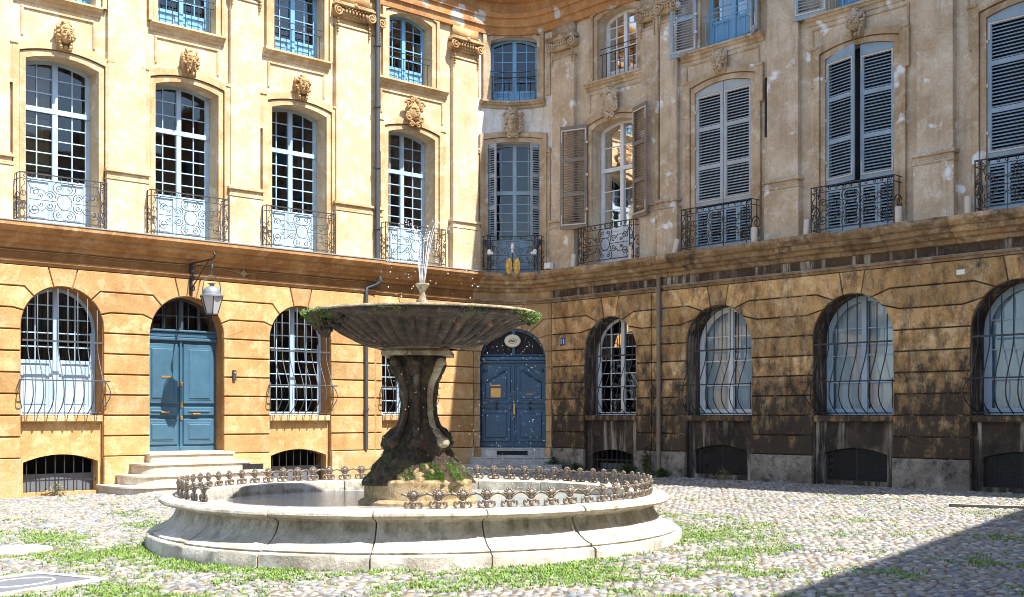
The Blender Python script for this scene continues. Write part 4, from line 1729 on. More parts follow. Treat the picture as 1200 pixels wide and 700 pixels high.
glazing(SK, fl(OF, 1.02), yf0 - .30, 'grey_frame', rows=5, rows_up=3, cols=4, z_panel=6.35, z_trans=7.62)
glazing(SK, fl(OT, 1.0), yf0 - .28, 'blue_frame', rows=5, cols=4, z_panel=10.38)
small_rail(SK, OT, 0, 'iron', H=.78)
for sd in (-1, 1):
    louvred(SK, (OF.c + sd * .74, yf0 + .08), (OF.c + sd * .45, yf0 + .30), 5.43, 8.86, 'shutter_grey', 4, arm=False)
railing(SK, -.93, .93, y=0, out=.36, mat='iron')
odf = Op(0, .8875, .75, 3.05, .88)
ybd = yf0 - .12
odd = Op(0, .93, .75, 3.05, .88)
d11 = leaf_door(SK, odd, ybd, 'navy_door', 3.05, 'curved')
fanlight(SK, Op(0, .90, .75, 3.05, .88), ybd, 'navy_door', 3.25, bars=8, grid=False, gmat='dark_room')
for (nm, mt, a, b, z, zz, pr) in (('name_plate', 'brass', .34, .62, 2.08, 2.34, .085), ('letter_slot', 'brass', .34, .62, 2.38, 2.43, .09),
                                 ('letter_slot', 'brass', -.52, -.34, 2.16, 2.19, .09), ('door_handle', 'iron', .45, .48, 1.75, 1.98, .12),
                                 ('door_handle', 'iron', -.46, -.43, 1.75, 1.98, .12), ('lock_plate', 'brass', -.05, .01, 1.62, 1.92, .08)):
    m = MB()
    m.box(a, b, ybd + .03, ybd + pr, z, zz, .006)
    SK.put(m, nm, mt, parent=d11, flat=True)
for sd in (-1, 1):
    for (za, zb) in ((10.1, 11.6), (5.45, 8.7)):
        mb = MB()
        mb.box(sd * 1.06 - .07, sd * 1.06 + .07, -.01, .05, za, zb - .12, .012)
        mb.box(sd * 1.06 - .085, sd * 1.06 + .085, -.01, .08, zb - .12, zb - .06, .012)
        for u in (-.05, .05):
            mb.ball((sd * 1.06 + u, .06, zb - .03), (.045, .045, .05), 8, 6)
        SK.put(mb, 'side_strip', 'grey_trim')
# filler behind the curved bay
mb = MB()
mb.box(-6, 6, -8, -1.8, -.4, 12.4)
mb.box(-1.5, 1.5, -2, -.2, 12.0, 12.3)
SK.put(mb, 'rear_mass', 'grey_wall', flat=True)
mr = MB()
mr.add([(-1.3, 1.35, 13.17), (1.3, 1.35, 13.17), (0, -6, 14.9)], [(0, 1, 2)])
SK.put(mr, 'roof', 'roof', flat=True)
wing = empty('door_steps', CORNER, SK.root.rotation_euler.z, 'weathered grey stone steps below the navy corner door', 'steps')
for (hw, y0, y1, z0, z1) in ((.98, yf0 - .3, yf0 + .42, .50, .735), (1.12, yf0 + .1, yf0 + .80, .32, .50), (1.32, yf0 + .1, yf0 + 1.2, -.2, .32)):
    m = MB()
    n = 10
    pts = [(-hw, y0)] + [(-hw + 2 * hw * i / n, y1 - .10 * (2 * i / n - 1) ** 2) for i in range(n + 1)] + [(hw, y0)]
    k = len(pts)
    m.add([(p[0], p[1], z0) for p in pts] + [(p[0], p[1], z1 - .03) for p in pts] + [(p[0], p[1] + .02, z1 - .02) for p in pts] + [(p[0], p[1] + .01, z1) for p in pts],
          [(j * k + i, j * k + i + 1, (j + 1) * k + i + 1, (j + 1) * k + i) for j in range(3) for i in range(k - 1)] + [tuple(range(3 * k, 4 * k))])
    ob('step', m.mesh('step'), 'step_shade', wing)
m = MB()
m.box(-.40, .42, yf0 + .38, yf0 + .425, .55, .66)
ob('vent_opening', m.mesh('vent_opening'), 'black_hole', wing)


# ================================================================== things fixed to the facades
def wthing(site, name, parts, label, cat, group=None, flat=True):
    """a thing standing on / hung from a facade; parts: [(name, MB, mat, smooth)] in facade coordinates; root placed at first part's base"""
    r = empty(name, CORNER, site.root.rotation_euler.z, label, cat, group)
    o = None
    out = []
    for (nm, m, mt, sm) in parts:
        me = m.mesh(nm, (lambda p: Vector((p[0] * site.sign, p[1], p[2]))) if flat else site.fn, smooth=sm)
        if len(parts) == 1:
            bpy.data.objects.remove(r)
            o = ob(name, me, mt)
            o.location = CORNER
            o.rotation_euler = (0, 0, site.root.rotation_euler.z)
            tag(o, label, cat, group)
            return o
        out.append(ob(nm, me, mt, r))
    return r


# street lantern on a scrolled bracket
s0 = 9.66
A = MB()
A.box(s0 - .035, s0 + .035, .135, .165, 4.22, 4.98, .006)
A.box(s0 - .012, s0 + .012, .16, 1.13, 4.90, 4.93)
A.tube([(s0, 1.13, 4.915), (s0, 1.2, 4.93), (s0, 1.24, 5.0), (s0, 1.2, 5.05), (s0, 1.155, 5.02)], .016, 6)
A.tube([(s0, .16, 4.36), (s0, .95, 4.90)], .014, 6)
A.tube([(s0, .17 + a, 4.62 + b) for a, b in spiral(.09, 0, .09, 1.6, PI)], .014, 6)
A.tube([(s0, .17 + a, 4.36 + b) for a, b in spiral(.08, 0, .08, 1.4, PI, -1)], .014, 6)
A.ball((s0, .2, 4.74), (.05, .05, .06))
lx, ly = s0, 1.09
Bc = MB()
Bc.tube([(lx, ly, 4.9), (lx, ly, 4.56)], .009, 5)
Bc.ball((lx, ly, 4.76), (.035, .035, .07))
Bc.tube([(lx + .20 * math.sin(R(a)), ly, 4.33 + .235 * math.cos(R(a))) for a in range(-90, 91, 15)], .012, 6)
Bc.tube([(lx - .20, ly, 4.33), (lx - .22, ly, 4.13)], .012, 6)
Bc.tube([(lx + .20, ly, 4.33), (lx + .22, ly, 4.13)], .012, 6)
Cc = MB()
Cc.lathe([(.25, 4.12), (.25, 4.15), (.19, 4.17), (.185, 4.21), (.17, 4.27), (.12, 4.32), (.05, 4.345), (.045, 4.38), (.09, 4.40), (.02, 4.42), (.001, 4.42)], 20, (lx, ly, 0))
Dc = MB()
for k in range(6):
    a = PI / 3 * k + .2
    Dc.tube([(lx + .245 * math.cos(a), ly + .245 * math.sin(a), 4.12), (lx + .13 * math.cos(a), ly + .13 * math.sin(a), 3.74)], .011, 4)
Dc.lathe([(.15, 3.72), (.15, 3.755), (.0, 3.76)], 6, (lx, ly, 0))
root = wthing(SL, 'wall_lantern', [('bracket', A, 'iron', False), ('hanger', Bc, 'iron_lit', False), ('cap', Cc, 'lamp_metal', True), ('cage', Dc, 'iron', False)],
              'hexagonal hanging lantern on black iron bracket above the teal door', 'lantern')
for k in range(6):
    a, b = PI / 3 * k + .2, PI / 3 * (k + 1) + .2
    m = MB()
    m.add([(lx + .238 * math.cos(a), ly + .238 * math.sin(a), 4.12), (lx + .238 * math.cos(b), ly + .238 * math.sin(b), 4.12),
           (lx + .126 * math.cos(b), ly + .126 * math.sin(b), 3.75), (lx + .126 * math.cos(a), ly + .126 * math.sin(a), 3.75)], [(0, 1, 2, 3)])
    ob('glass_pane', m.mesh('glass_pane'), 'lamp_glass', root)


def pipe(site, name, s, y, z0, z1, r, mat, label, elbow=None, brackets=4):
    m = MB()
    m.tube([(s, y, z0), (s, y, z1)], r, 10)
    parts = [('pipe_shaft', m, mat, True)]
    for k in range(brackets):
        b = MB()
        z = z0 + (z1 - z0) * (k + .5) / brackets
        b.tube([(s, y, z), (s, y, z + .05)], r * 1.35, 10)
        b.box(s - r * .4, s + r * .4, y - r - .06, y, z + .01, z + .04)
        parts.append(('pipe_collar', b, mat, True))
    if elbow:
        e = MB()
        e.tube(elbow, r, 10)
        parts.append(('pipe_elbow', e, mat, True))
    return wthing(site, name, parts, label, 'drainpipe')


pipe(SL, 'drainpipe', 4.78, .27, 5.42, 12.9, .062, 'pipe', 'blue grey downpipe full height beside the double pilaster', None, 5)
pipe(SL, 'drainpipe', 5.06, .20, .78, 4.55, .045, 'pipe', 'dark pipe with bent elbow on the ochre ground floor wall',
     [(4.74, .30, 5.0), (4.72, .33, 4.90), (4.77, .27, 4.83), (4.92, .22, 4.77), (5.05, .20, 4.72), (5.06, .20, 4.5)], 2)
pipe(SL, 'service_pipe', 4.70, .07, .2, 3.5, .022, 'pipe_tan', 'thin ochre painted pipe on the ochre ground floor wall', None, 5)
pipe(SR, 'drainpipe', 5.38, .22, .2, 4.9, .055, 'pipe_brown', 'rusty brown downpipe between the weathered brown piers', None, 3)
pipe(SR, 'drainpipe', 5.32, .20, 5.45, 12.9, .05, 'grey_trim', 'thin beige rendered pipe rising between the grey pilasters', None, 3)

# cable with star shaped plate
m = MB()
pts = []
for i in range(150):
    s = 5.0 + 12 * i / 149
    pts.append((s, .115, 4.885 - .02 * abs(math.sin(s * 1.3)) - (.06 * max(0, 1 - abs(s - 8.35) / .5))))
m.tube(pts, .009, 4)
wthing(SL, 'wall_cable', [('wall_cable', m, 'pipe_tan', False)], 'thin sagging cable running under the ochre cornice', 'cable')
m = MB()
m.prism([(8.36 + (.11 if i % 2 == 0 else .055) * math.cos(i * PI / 4 - PI / 2), 4.80 + (.13 if i % 2 == 0 else .06) * math.sin(i * PI / 4 - PI / 2)) for i in range(8)], .09, .13, .012)
wthing(SL, 'cable_plate', [('cable_plate', m, 'pipe_tan', False)], 'small star shaped ochre plate above the lantern door', 'plate')
m = MB()
m.box(8.58, 8.66, .13, .20, 2.40, 2.62, .01)
m2 = MB()
m2.ball((8.62, .205, 2.55), (.022, .012, .022))
wthing(SL, 'door_intercom', [('housing', m, 'pipe', False), ('button', m2, 'brass', True)], 'small grey intercom on the wall right of the teal door', 'intercom')

# plaque with oval boss over the corner door
m = MB()
m.prism([(.02 + .22 * math.cos(a * PI / 12), 3.60 + .175 * math.sin(a * PI / 12)) for a in range(24)], ybd + .16, ybd + .22, .02, back=True)
m2 = MB()
m2.tube([(.02 + .115 * math.cos(a * PI / 10), ybd + .225, 3.60 + .062 * math.sin(a * PI / 10)) for a in range(20)], .012, 5, closed=True)
m3 = MB()
for (x, w_) in ((.07, .022), (.035, .014), (.005, .02), (-.03, .012), (-.055, .014)):
    m3.ball((.02 + x - .005, ybd + .225, 3.60 + rnd.uniform(-.008, .008)), (w_, .008, .022))
wthing(SK, 'oval_sign', [('sign_plate', m, 'cream_enamel', False), ('sign_ring', m2, 'brass', True), ('sign_script', m3, 'letter_dark', True)],
       'cream oval sign with ringed dark script over the navy door', 'sign')
# house number
sn = -(HL + .30)
pn = SK.fn((sn, .06, 3.50))


def text_ob(txt, size, mat, parent, loc, rot, name='lettering', ext=.004):
    cu = bpy.data.curves.new(name, 'FONT')
    cu.body = txt
    cu.size = size
    cu.extrude = ext
    cu.align_x = 'CENTER'
    cu.align_y = 'CENTER'
    cu.materials.append(M[mat])
    o = bpy.data.objects.new(name, cu)
    COL.objects.link(o)
    dg = bpy.context.evaluated_depsgraph_get()
    me = bpy.data.meshes.new_from_object(o.evaluated_get(dg))
    bpy.data.objects.remove(o)
    o = ob(name, me, mat)
    o.parent = parent
    o.location = loc
    o.rotation_euler = rot
    return o


num = empty('house_number', CORNER, SR.root.rotation_euler.z, 'blue enamel number 11 plate beside the navy corner door', 'sign')
m = MB()
m.box(-2.02, -1.84, .03, .052, 3.43, 3.63, .004)
ob('number_plate', m.mesh('number_plate'), 'blue_enamel', num)
text_ob('11', .19, 'letter_white', num, (-1.93, .056, 3.53), (R(90), 0, PI))
m = MB()
m.box(-13.0, -12.83, .13, .15, 4.30, 4.40, .004)
o = ob('wall_plaque', m.mesh('wall_plaque'), 'white_enamel', None, CORNER)
o.rotation_euler = (0, 0, SR.root.rotation_euler.z)
tag(o, 'small blank white plaque on the brown wall under the cornice', 'plaque')
# white block light at foot of corner pilaster
m = MB()
m.box(1.55, 1.76, .22, .36, 5.44, 5.60, .01)
m2 = MB()
m2.box(1.61, 1.70, .26, .32, 5.40, 5.44)
wthing(SR, 'flood_light', [('housing', m, 'white_enamel', False), ('foot', m2, 'iron', False)], 'small white box light on the corner cornice by the pilaster', 'light')

m = MB()
m.box(8.43, 8.485, .10, .215, 7.72, 9.02)  # plain black bar for the dark slit at the pilaster edge
wthing(SR, 'wall_slot', [('wall_slot', m, 'black_hole', False)], 'narrow black vertical slot beside the pilaster right of the grey shutters', 'channel')
# terracotta tubes on the cornice
for (s, tilt, lab) in ((4.60, .03, 'pale upright tube on the cornice beside the open brown shutter window'),
                       (6.06, .30, 'pale tilted tube on the cornice between the paired pilasters and grey shutters'),
                       (8.32, .0, 'pale tube on the cornice at the right foot of the grey shuttered balcony'),
                       (9.66, .06, 'pale tube on the cornice at the left foot of the blue shuttered balcony'),
                       (11.78, .0, 'pale tube on the cornice at the right foot of the blue shuttered balcony'),
                       (13.22, .0, 'pale tube on the cornice at the foot of the far right balcony'),
                       (2.62, .05, 'pale tube on the cornice at the foot of the open brown left shutter')):
    m = MB()
    yy = .34 + y_right(s)
    m.lathe([(.0, 0), (.066, 0), (.068, .02), (.070, .31), (.058, .33), (.05, .33), (.05, .2), (0, .2)], 14, (0, 0, 0))
    me = m.mesh('cornice_tube', smooth=True)
    o = ob('cornice_tube', me, 'tube_beige')
    p = Matrix.Rotation(R(132), 4, 'Z') @ Vector((-s, yy, 5.395))
    o.location = CORNER + p
    o.rotation_euler = (0, -tilt, R(132))
    tag(o, lab, 'tube', 'pale tubes standing on the cornice')

# gilt double oval emblem hung from the corner balcony
fx = yf0 + .36
P0 = MB()
P0.box(-.012, .012, fx - .02, fx + .10, 5.98, 6.0)
P0.box(-.012, .012, fx + .06, fx + .085, 5.55, 6.0)
P0.box(-.16, .16, fx + .06, fx + .08, 5.53, 5.55)
em = wthing(SK, 'gilt_emblem', [('mount', P0, 'iron', False), ('finial', MB().ball((.0, fx + .08, 6.08), (.055, .05, .09)).ball((0, fx + .08, 5.96), (.04, .04, .05)), 'white_enamel', True)],
            'pair of gilt oval shields hung on the corner balcony railing', 'emblem')
for sd in (-1, 1):
    m = MB()
    c = sd * .105 - .01
    m.prism([(c + .088 * math.cos(a * PI / 12), 5.56 + .23 * math.sin(a * PI / 12)) for a in range(24)], fx + .08, fx + .12, .02, back=True)
    m.tube([(c + .080 * math.cos(a * PI / 12), fx + .122, 5.56 + .215 * math.sin(a * PI / 12)) for a in range(24)], .011, 5, closed=True)
    q = random.Random(5 + sd)
    for k in range(16):
        m.ball((c + q.uniform(-.045, .045), fx + .122, 5.56 + q.uniform(-.14, .14)), (.014, .014, .022), 6, 5, q.uniform(0, 3))
    ob('shield', m.mesh('shield', smooth='all'), 'gold', em)
# two spotlights on the corner balcony
for sd, lab in ((1, 'black spotlight with white head at the left end of the corner balcony'), (-1, 'black spotlight with white head at the right end of the corner balcony')):
    a = MB()
    a.tube([(sd * .74, yf0 + .47, 6.22), (sd * .70, yf0 + .55, 6.12), (sd * .60, yf0 + .66, 5.93)], [.045, .05, .035], 8)
    a.box(sd * .74 - .05, sd * .74 + .05, yf0 + .40, yf0 + .50, 6.12, 6.26)
    b = MB()
    b.tube([(sd * .61, yf0 + .64, 5.95), (sd * .57, yf0 + .70, 5.87)], [.05, .062], 10)
    b.box(sd * .57 - .075, sd * .57 + .075, yf0 + .64, yf0 + .78, 5.84, 5.89, .01)
    wthing(SK, 'spotlight', [('arm', a, 'iron', True), ('lamp_head', b, 'white_enamel', False)], lab, 'spotlight', 'spotlights on the corner balcony')

# ================================================================== ground
def zg(x, y):
    x = max(-14, min(16, x))
    y = max(-6, min(34, y))
    return .01 * x + .006 * (y - 12)


FX, FY, FRB = -1.238, 15.55, 3.457
vs, fs = [], []
gx = [-600, -60, -20] + [(-14 + i * 1.0) for i in range(31)] + [25, 60, 600]
gy = [-600, -60, -15] + [(-6 + i * 1.0) for i in range(41)] + [60, 600]
for y in gy:
    for x in gx:
        vs.append((x, y, zg(x, y) + .004 * noise.noise(Vector((x, y, 0)))))
n = len(gx)
fs = [(j * n + i, j * n + i + 1, (j + 1) * n + i + 1, (j + 1) * n + i) for j in range(len(gy) - 1) for i in range(n - 1)]
me = bpy.data.meshes.new('ground')
me.from_pydata(vs, [], fs)
ground = ob('ground', me, 'soil', kind='structure')


def cobble_geo(nr=8, seed=0):
    """unit pebble: rings of a domed stone"""
    q = random.Random(seed)
    wob = [1 + q.uniform(-.16, .16) for _ in range(nr)]
    vs = []
    for (rr, z) in ((1.0, -.55), (.97, .15), (.66, .78)):
        for k in range(nr):
            a = 2 * PI * k / nr
            vs.append((rr * wob[k] * math.cos(a), rr * wob[k] * math.sin(a), z + q.uniform(-.06, .06)))
    vs.append((0, 0, .96))
    fs = []
    for r in range(2):
        for k in range(nr):
            fs.append((r * nr + k, r * nr + (k + 1) % nr, (r + 1) * nr + (k + 1) % nr, (r + 1) * nr + k))
    for k in range(nr):
        fs.append((2 * nr + k, 2 * nr + (k + 1) % nr, 3 * nr))
    return vs, fs


def inside_court(x, y, m=0.0):
    # distances to both walls (positive = in front)
    dx, dy = x - CORNER.x, y - CORNER.y
    a = R(42)
    dl = dx * math.sin(a) - dy * math.cos(a)
    dr = -dx * math.cos(a) - dy * math.sin(a)
    return dl > .12 + m and dr > .12 + m and not (dl < 1.7 and dr < 1.2)


cob = []
rg = random.Random(11)
SPX, SPY = .098, .077
yy = 9.3
row = 0
slabs = [(-4.78, 11.38, .66, .52, 62), (-6.2, 13.95, .75, .48, 50)]      # x, y, half sizes, turn of flat stones left of the fountain


def on_slab(x, y, m):
    for a, b, c, d, t in slabs:
        u = (x - a) * math.cos(R(t)) + (y - b) * math.sin(R(t))
        v = -(x - a) * math.sin(R(t)) + (y - b) * math.cos(R(t))
        if abs(u) < c + m and abs(v) < d + m:
            return True
    return False


while yy < 32.0:
    sc = 1.0 if yy < 20 else 1.12
    xx = -max(4.6, .47 * yy + .6)
    xe = .47 * yy + 1.0
    while xx < xe:
        x = xx + rg.uniform(-.032, .032) + (SPX / 2 if row % 2 else 0)
        y = yy + rg.uniform(-.027, .027) + .06 * math.sin(x * .9) + .03 * math.sin(x * 3.1 + yy)
        xx += SPX * sc
        if not inside_court(x, y):
            continue
        if math.hypot(x - FX, y - FY) < FRB + .03:
            continue
        if on_slab(x, y, .02):
            continue
        big = rg.random() < .06
        sx = SPX * sc * rg.uniform(.40, .64) * (1.3 if big else 1)
        sy = SPY * sc * rg.uniform(.38, .58) * (1.2 if big else 1)
        rot = rg.gauss(.2, .5)
        cob.append((x, y, zg(x, y) - .008 + rg.uniform(-.005, .006), sx, sy, rg.uniform(.018, .030), rot, rg.random()))
    yy += SPY * sc
    row += 1
vis = [(-1 / c[1], i) for i, c in enumerate(cob) if c[1] > 10.15 and abs(c[0]) < .435 * c[1]]
vis.sort()
first = set(i for _, i in vis[:300])
variants = []
for k in range(5):
    v, f = cobble_geo(8, k)
    me = bpy.data.meshes.new('cobble')
    me.from_pydata(v, [], f)
    me.polygons.foreach_set('use_smooth', [True] * len(me.polygons))
    me.materials.append(M['cobble'])
    variants.append((me, np.array(v), np.array([x for q in f for x in q]), [len(q) for q in f]))
for i in sorted(first):
    c = cob[i]
    o = bpy.data.objects.new('cobble', variants[i % 5][0])
    COL.objects.link(o)
    o.parent = ground
    o.location = (c[0], c[1], c[2])
    o.scale = (c[3], c[4], c[5])
    o.rotation_euler = (0, 0, c[6])
rest = [c for i, c in enumerate(cob) if i not in first]


def mass(name, items, mat, parent=None, kind='stuff', loc=None):
    """many transformed copies of small meshes baked to one mesh: items [(verts Nx3, loops, sizes, tint)]"""
    V, LO, SZ, T = [], [], [], []
    off = 0
    for v, lo, sz, t in items:
        V.append(v)
        LO.append(lo + off)
        SZ.append(sz)
        T.append(np.full(len(v), t, dtype=np.float32))
        off += len(v)
    V = np.concatenate(V).astype(np.float32)
    LO = np.concatenate(LO).astype(np.int32)
    SZ = np.concatenate(SZ).astype(np.int32)
    T = np.concatenate(T)
    me = bpy.data.meshes.new(name)
    me.vertices.add(len(V))
    me.vertices.foreach_set('co', V.ravel())
    me.loops.add(len(LO))
    me.loops.foreach_set('vertex_index', LO)
    me.polygons.add(len(SZ))
    st = np.zeros(len(SZ), dtype=np.int32)
    st[1:] = np.cumsum(SZ)[:-1]
    me.polygons.foreach_set('loop_start', st)
    me.polygons.foreach_set('loop_total', SZ)
    me.polygons.foreach_set('use_smooth', np.ones(len(SZ), dtype=bool))
    me.update(calc_edges=True)
    a = me.attributes.new('tint', 'FLOAT', 'POINT')
    a.data.foreach_set('value', T)
    o = ob(name, me, mat, parent, kind=kind)
    return o


items = []
for i, c in enumerate(rest):
    me, v, lo, sz = variants[i % 5]
    ca, sa = math.cos(c[6]), math.sin(c[6])
    q = v * np.array([c[3], c[4], c[5]])
    w = np.empty_like(q)
    w[:, 0] = q[:, 0] * ca - q[:, 1] * sa + c[0]
    w[:, 1] = q[:, 0] * sa + q[:, 1] * ca + c[1]
    w[:, 2] = q[:, 2] + c[2]
    items.append((w, lo, np.array(sz), c[7]))
mass('cobble_field', items, 'cobble_field', ground)
print('cobbles', len(cob))


# grass between the cobbles near the fountain
def gdens(x, y):
    n1 = noise.noise(Vector((x * .9, y * .9, 3.1))) + .5 * noise.noise(Vector((x * 2.7, y * 2.7, 8.0)))
    px = 600 + 1375 * x / y
    py = 487 + 1375 * (1.6 - zg(x, y)) / y
    r = math.hypot(x - FX, y - FY)
    d = 0.0
    if r < FRB + .45:
        d = .75
    elif r < FRB + 1.5:
        d = .42
    elif r < FRB + 2.7 and x < 2.8 and y < 17:
        d = .12 if x > -1 else .36
    if x < -2.2 and 10.2 < y < 15.0:
        d = max(d, .50)
    if x > 2.2 and r < FRB + 2.0 and y < 18:
        d = max(d, .10)
    if d == 0:
        d = -.12
    return d * .85 + n1 * .9 + .55 * noise.noise(Vector((x * 7, y * 7, 1))) - .1


gi = []
tri = np.array([0, 1, 2])
tris = np.array([3])
rg2 = random.Random(3)
NT_ = 0
tries = 0
while NT_ < 13000 and tries < 600000:
    tries += 1
    y = 9.6 + 13 * rg2.random() ** 1.3
    x = rg2.uniform(-.46, .46) * y
    r = math.hypot(x - FX, y - FY)
    if r < FRB + .02 or not inside_court(x, y):
        continue
    if on_slab(x, y, 0):
        continue
    if rg2.random() > max(0, gdens(x, y)) ** 1.5:
        continue
    NT_ += 1
    z = zg(x, y)
    for k in range(rg2.randint(4, 8)):
        a = rg2.uniform(0, 2 * PI)
        h = rg2.uniform(.006, .022) * (1.5 if r < FRB + .12 else 1)
        bx, by = x + rg2.gauss(0, .025), y + rg2.gauss(0, .025)
        l = rg2.uniform(.01, .035)
        wd = rg2.uniform(.004, .009)
        gi.append((np.array([(bx - wd * math.sin(a), by + wd * math.cos(a), z + .01), (bx + wd * math.sin(a), by - wd * math.cos(a), z + .01),
                             (bx + l * math.cos(a), by + l * math.sin(a), z + .018 + h)]), tri, tris, rg2.random()))
o = mass('grass', gi, 'grass')
tag(o, 'short bright green grass growing between the cobbles round the fountain', 'grass')
o['kind'] = 'stuff'

# flat stones left of the fountain
for (a, b, c, d, trn), mt, lab, nm in zip(slabs, ('slab_grey', 'step_stone'), ('grey slab with oval groove in a pale stone border, bottom left', 'long pale flat stone in the grass, left of fountain'),
                                     ('manhole_slab', 'flat_stone')):
    m = MB()
    z = zg(a, b)

    def sk(u, v, a=a, b=b, t=R(trn)):
        return (a + u * math.cos(t) - v * math.sin(t), b + u * math.sin(t) + v * math.cos(t))
    if nm == 'manhole_slab':
        r = empty(nm, (0, 0, 0), 0, lab, 'slab')
        hw, hd = c - .15, d - .13
        pts = [sk(-hw, -hd), sk(hw, -hd), sk(hw, hd), sk(-hw, hd)]
        m.add([(p[0], p[1], z - .05) for p in pts] + [(p[0], p[1], z + .028) for p in pts], [(0, 1, 5, 4), (1, 2, 6, 5), (2, 3, 7, 6), (3, 0, 4, 7), (4, 5, 6, 7)])
        ob('slab', m.mesh('slab'), mt, r)
        g = MB()
        g.tube([(*sk(.72 * hw * math.cos(t * PI / 16), .62 * hd * math.sin(t * PI / 16)), z + .028) for t in range(32)], .012, 5, closed=True)
        ob('groove', g.mesh('groove'), 'step_stone', r)
        bdr = .13
        for (u0, u1, v0, v1) in ((-hw - bdr, hw + bdr, hd + .01, hd + bdr), (-hw - bdr, hw + bdr, -hd - bdr, -hd - .01), (hw + .01, hw + bdr, -hd, hd), (-hw - bdr, -hw - .01, -hd, hd)):
            nseg = max(1, int((u1 - u0) / .55))
            for s_ in range(nseg):
                q0, q1 = u0 + (u1 - u0) * s_ / nseg + .008, u0 + (u1 - u0) * (s_ + 1) / nseg - .008
                t_ = MB()
                pts = [sk(q0, v0), sk(q1, v0), sk(q1, v1), sk(q0, v1)]
                zz = z + .03 + rnd.uniform(-.004, .006)
                t_.add([(p[0], p[1], z - .05) for p in pts] + [(p[0], p[1], zz) for p in pts], [(0, 1, 5, 4), (1, 2, 6, 5), (2, 3, 7, 6), (3, 0, 4, 7), (4, 5, 6, 7)])
                ob('border_stone', t_.mesh('border_stone'), 'limestone', r)
    else:
        n = 14
        pts = [sk(c * .97 * math.cos(2 * PI * i / n) * (1 + .08 * math.sin(i * 2.1)), d * .95 * math.sin(2 * PI * i / n) * (1 + .15 * math.cos(i * 1.7))) for i in range(n)]
        m.add([(p[0], p[1], z - .05) for p in pts] + [(p[0], p[1], z + .04) for p in pts] + [(a + (p[0] - a) * .93, b + (p[1] - b) * .93, z + .05) for p in pts],
              [(j * n + i, j * n + (i + 1) % n, (j + 1) * n + (i + 1) % n, (j + 1) * n + i) for j in range(2) for i in range(n)] + [tuple(range(2 * n, 3 * n))])
        o = ob(nm, m.mesh(nm), 'limestone')
        tag(o, lab, 'stone')
# timber edging strip at the right
m = MB()
m.box(0, 2.6, -.045, .045, -.04, .04, .01)
p0, p1 = Vector((7.08, 19.0, 0)), Vector((8.6, 18.2, 0))
o = ob('timber_strip', m.mesh('timber_strip'), 'timber')
o.location = (p0.x, p0.y, zg(p0.x, p0.y) + .02)
o.rotation_euler = (0, 0, math.atan2(p1.y - p0.y, p1.x - p0.x))
tag(o, 'long low pale kerb strip on the cobbles in front of the shaded wall', 'kerb')

# ================================================================== fountain
fo = empty('fountain', (FX, FY, -.02), 0, 'round stone fountain with mossy pedestal, broad fluted bowl and iron cresting', 'fountain')
NS = 17
PROF = [(3.457, -.12), (3.457, .02), (3.455, .150), (3.44, .168), (3.39, .172), (3.385, .178), (3.40, .192), (3.385, .208), (3.355, .212), (3.28, .242), (3.20, .29), (3.14, .355), (3.105, .42), (3.09, .475),
        (3.14, .497), (3.16, .515), (3.23, .522), (3.285, .535), (3.308, .562), (3.30, .588), (3.262, .612), (3.20, .622), (2.90, .618), (2.86, .60), (2.85, .40), (2.85, .25)]
A0 = R(-90 - .8 - 3)
for k in range(NS):
    a0 = A0 + 2 * PI * k / NS
    a1 = A0 + 2 * PI * (k + 1) / NS
    g = .0028
    n = 10
    vs = []
    q = random.Random(k)
    dr = q.uniform(-.008, .008)
    dz = q.uniform(-.006, .006)
    for i in range(n + 1):
        a = a0 + g + (a1 - a0 - 2 * g) * i / n
        for j, (r, z) in enumerate(PROF):
            w = noise.noise(Vector((math.cos(a) * 3.3 * 3, math.sin(a) * 3.3 * 3, z * 6))) * .008
            e = -.012 if i in (0, n) and 2 < j < 22 else 0
            vs.append(((r + w + dr + e) * math.cos(a), (r + w + dr + e) * math.sin(a), z + dz + (w * .4 if j > 12 else 0)))
    m = len(PROF)
    fs = [(i * m + j, (i + 1) * m + j, (i + 1) * m + j + 1, i * m + j + 1) for i in range(n) for j in range(m - 1)] + [tuple(range(m)), tuple(range(n * m, n * m + m))]
    b = MB().add(vs, fs)
    ob('basin_stone', b.mesh('basin_stone', smooth=True), 'basin_stone', fo)
m = MB()
m.lathe([(.001, .27), (1.5, .272), (2.9, .27)], 48)
ob('basin_floor', m.mesh('basin_floor'), 'soil', fo)
m = MB()
m.lathe([(.001, .465), (1.0, .465), (2.0, .465), (2.853, .465)], 64)
wat = ob('water', m.mesh('water', smooth='all'), 'water', None, (FX, FY, -.02), kind='structure')

# iron cresting: shared finial mesh
fm = MB()


def fin_curve(pts, r=.011):
    fm.tube([(a, 0, b) for a, b in pts], r, 5)


for sd in (-1, 1):
    fin_curve([(sd * a, b) for a, b in [(0, .035), (.03, .012), (.065, .010), (.092, .035), (.088, .07), (.068, .078), (.058, .060), (.066, .05)]], .0135)
    fin_curve([(sd * a, b) for a, b in [(.020, .098), (.045, .128), (.075, .148), (.105, .158), (.134, .160)]], .0135)
fm.box(-.045, .045, -.018, .018, .060, .086)
for k, a in enumerate((-80, -54, -27, 0, 27, 54, 80)):
    fm.ball((.045 * math.sin(R(a)), 0, .150 + .040 * math.cos(R(a))), (.013, .020, .026), 7, 5, -R(a))
fm.ball((0, .0, .150), (.043, .030, .040), 9, 6)
for sd in (-1, 1):
    fm.ball((sd * .017, -.026, .150), (.010, .012, .008), 6, 5)
fm.ball((0, 0, .108), (.026, .022, .026), 8, 6)
fm.ball((0, 0, .040), (.030, .024, .036), 8, 6)
fin_me = fm.mesh('finial', smooth='all')
fin_me.materials.append(M['crest_iron'])
cr = MB()
rr = 3.06
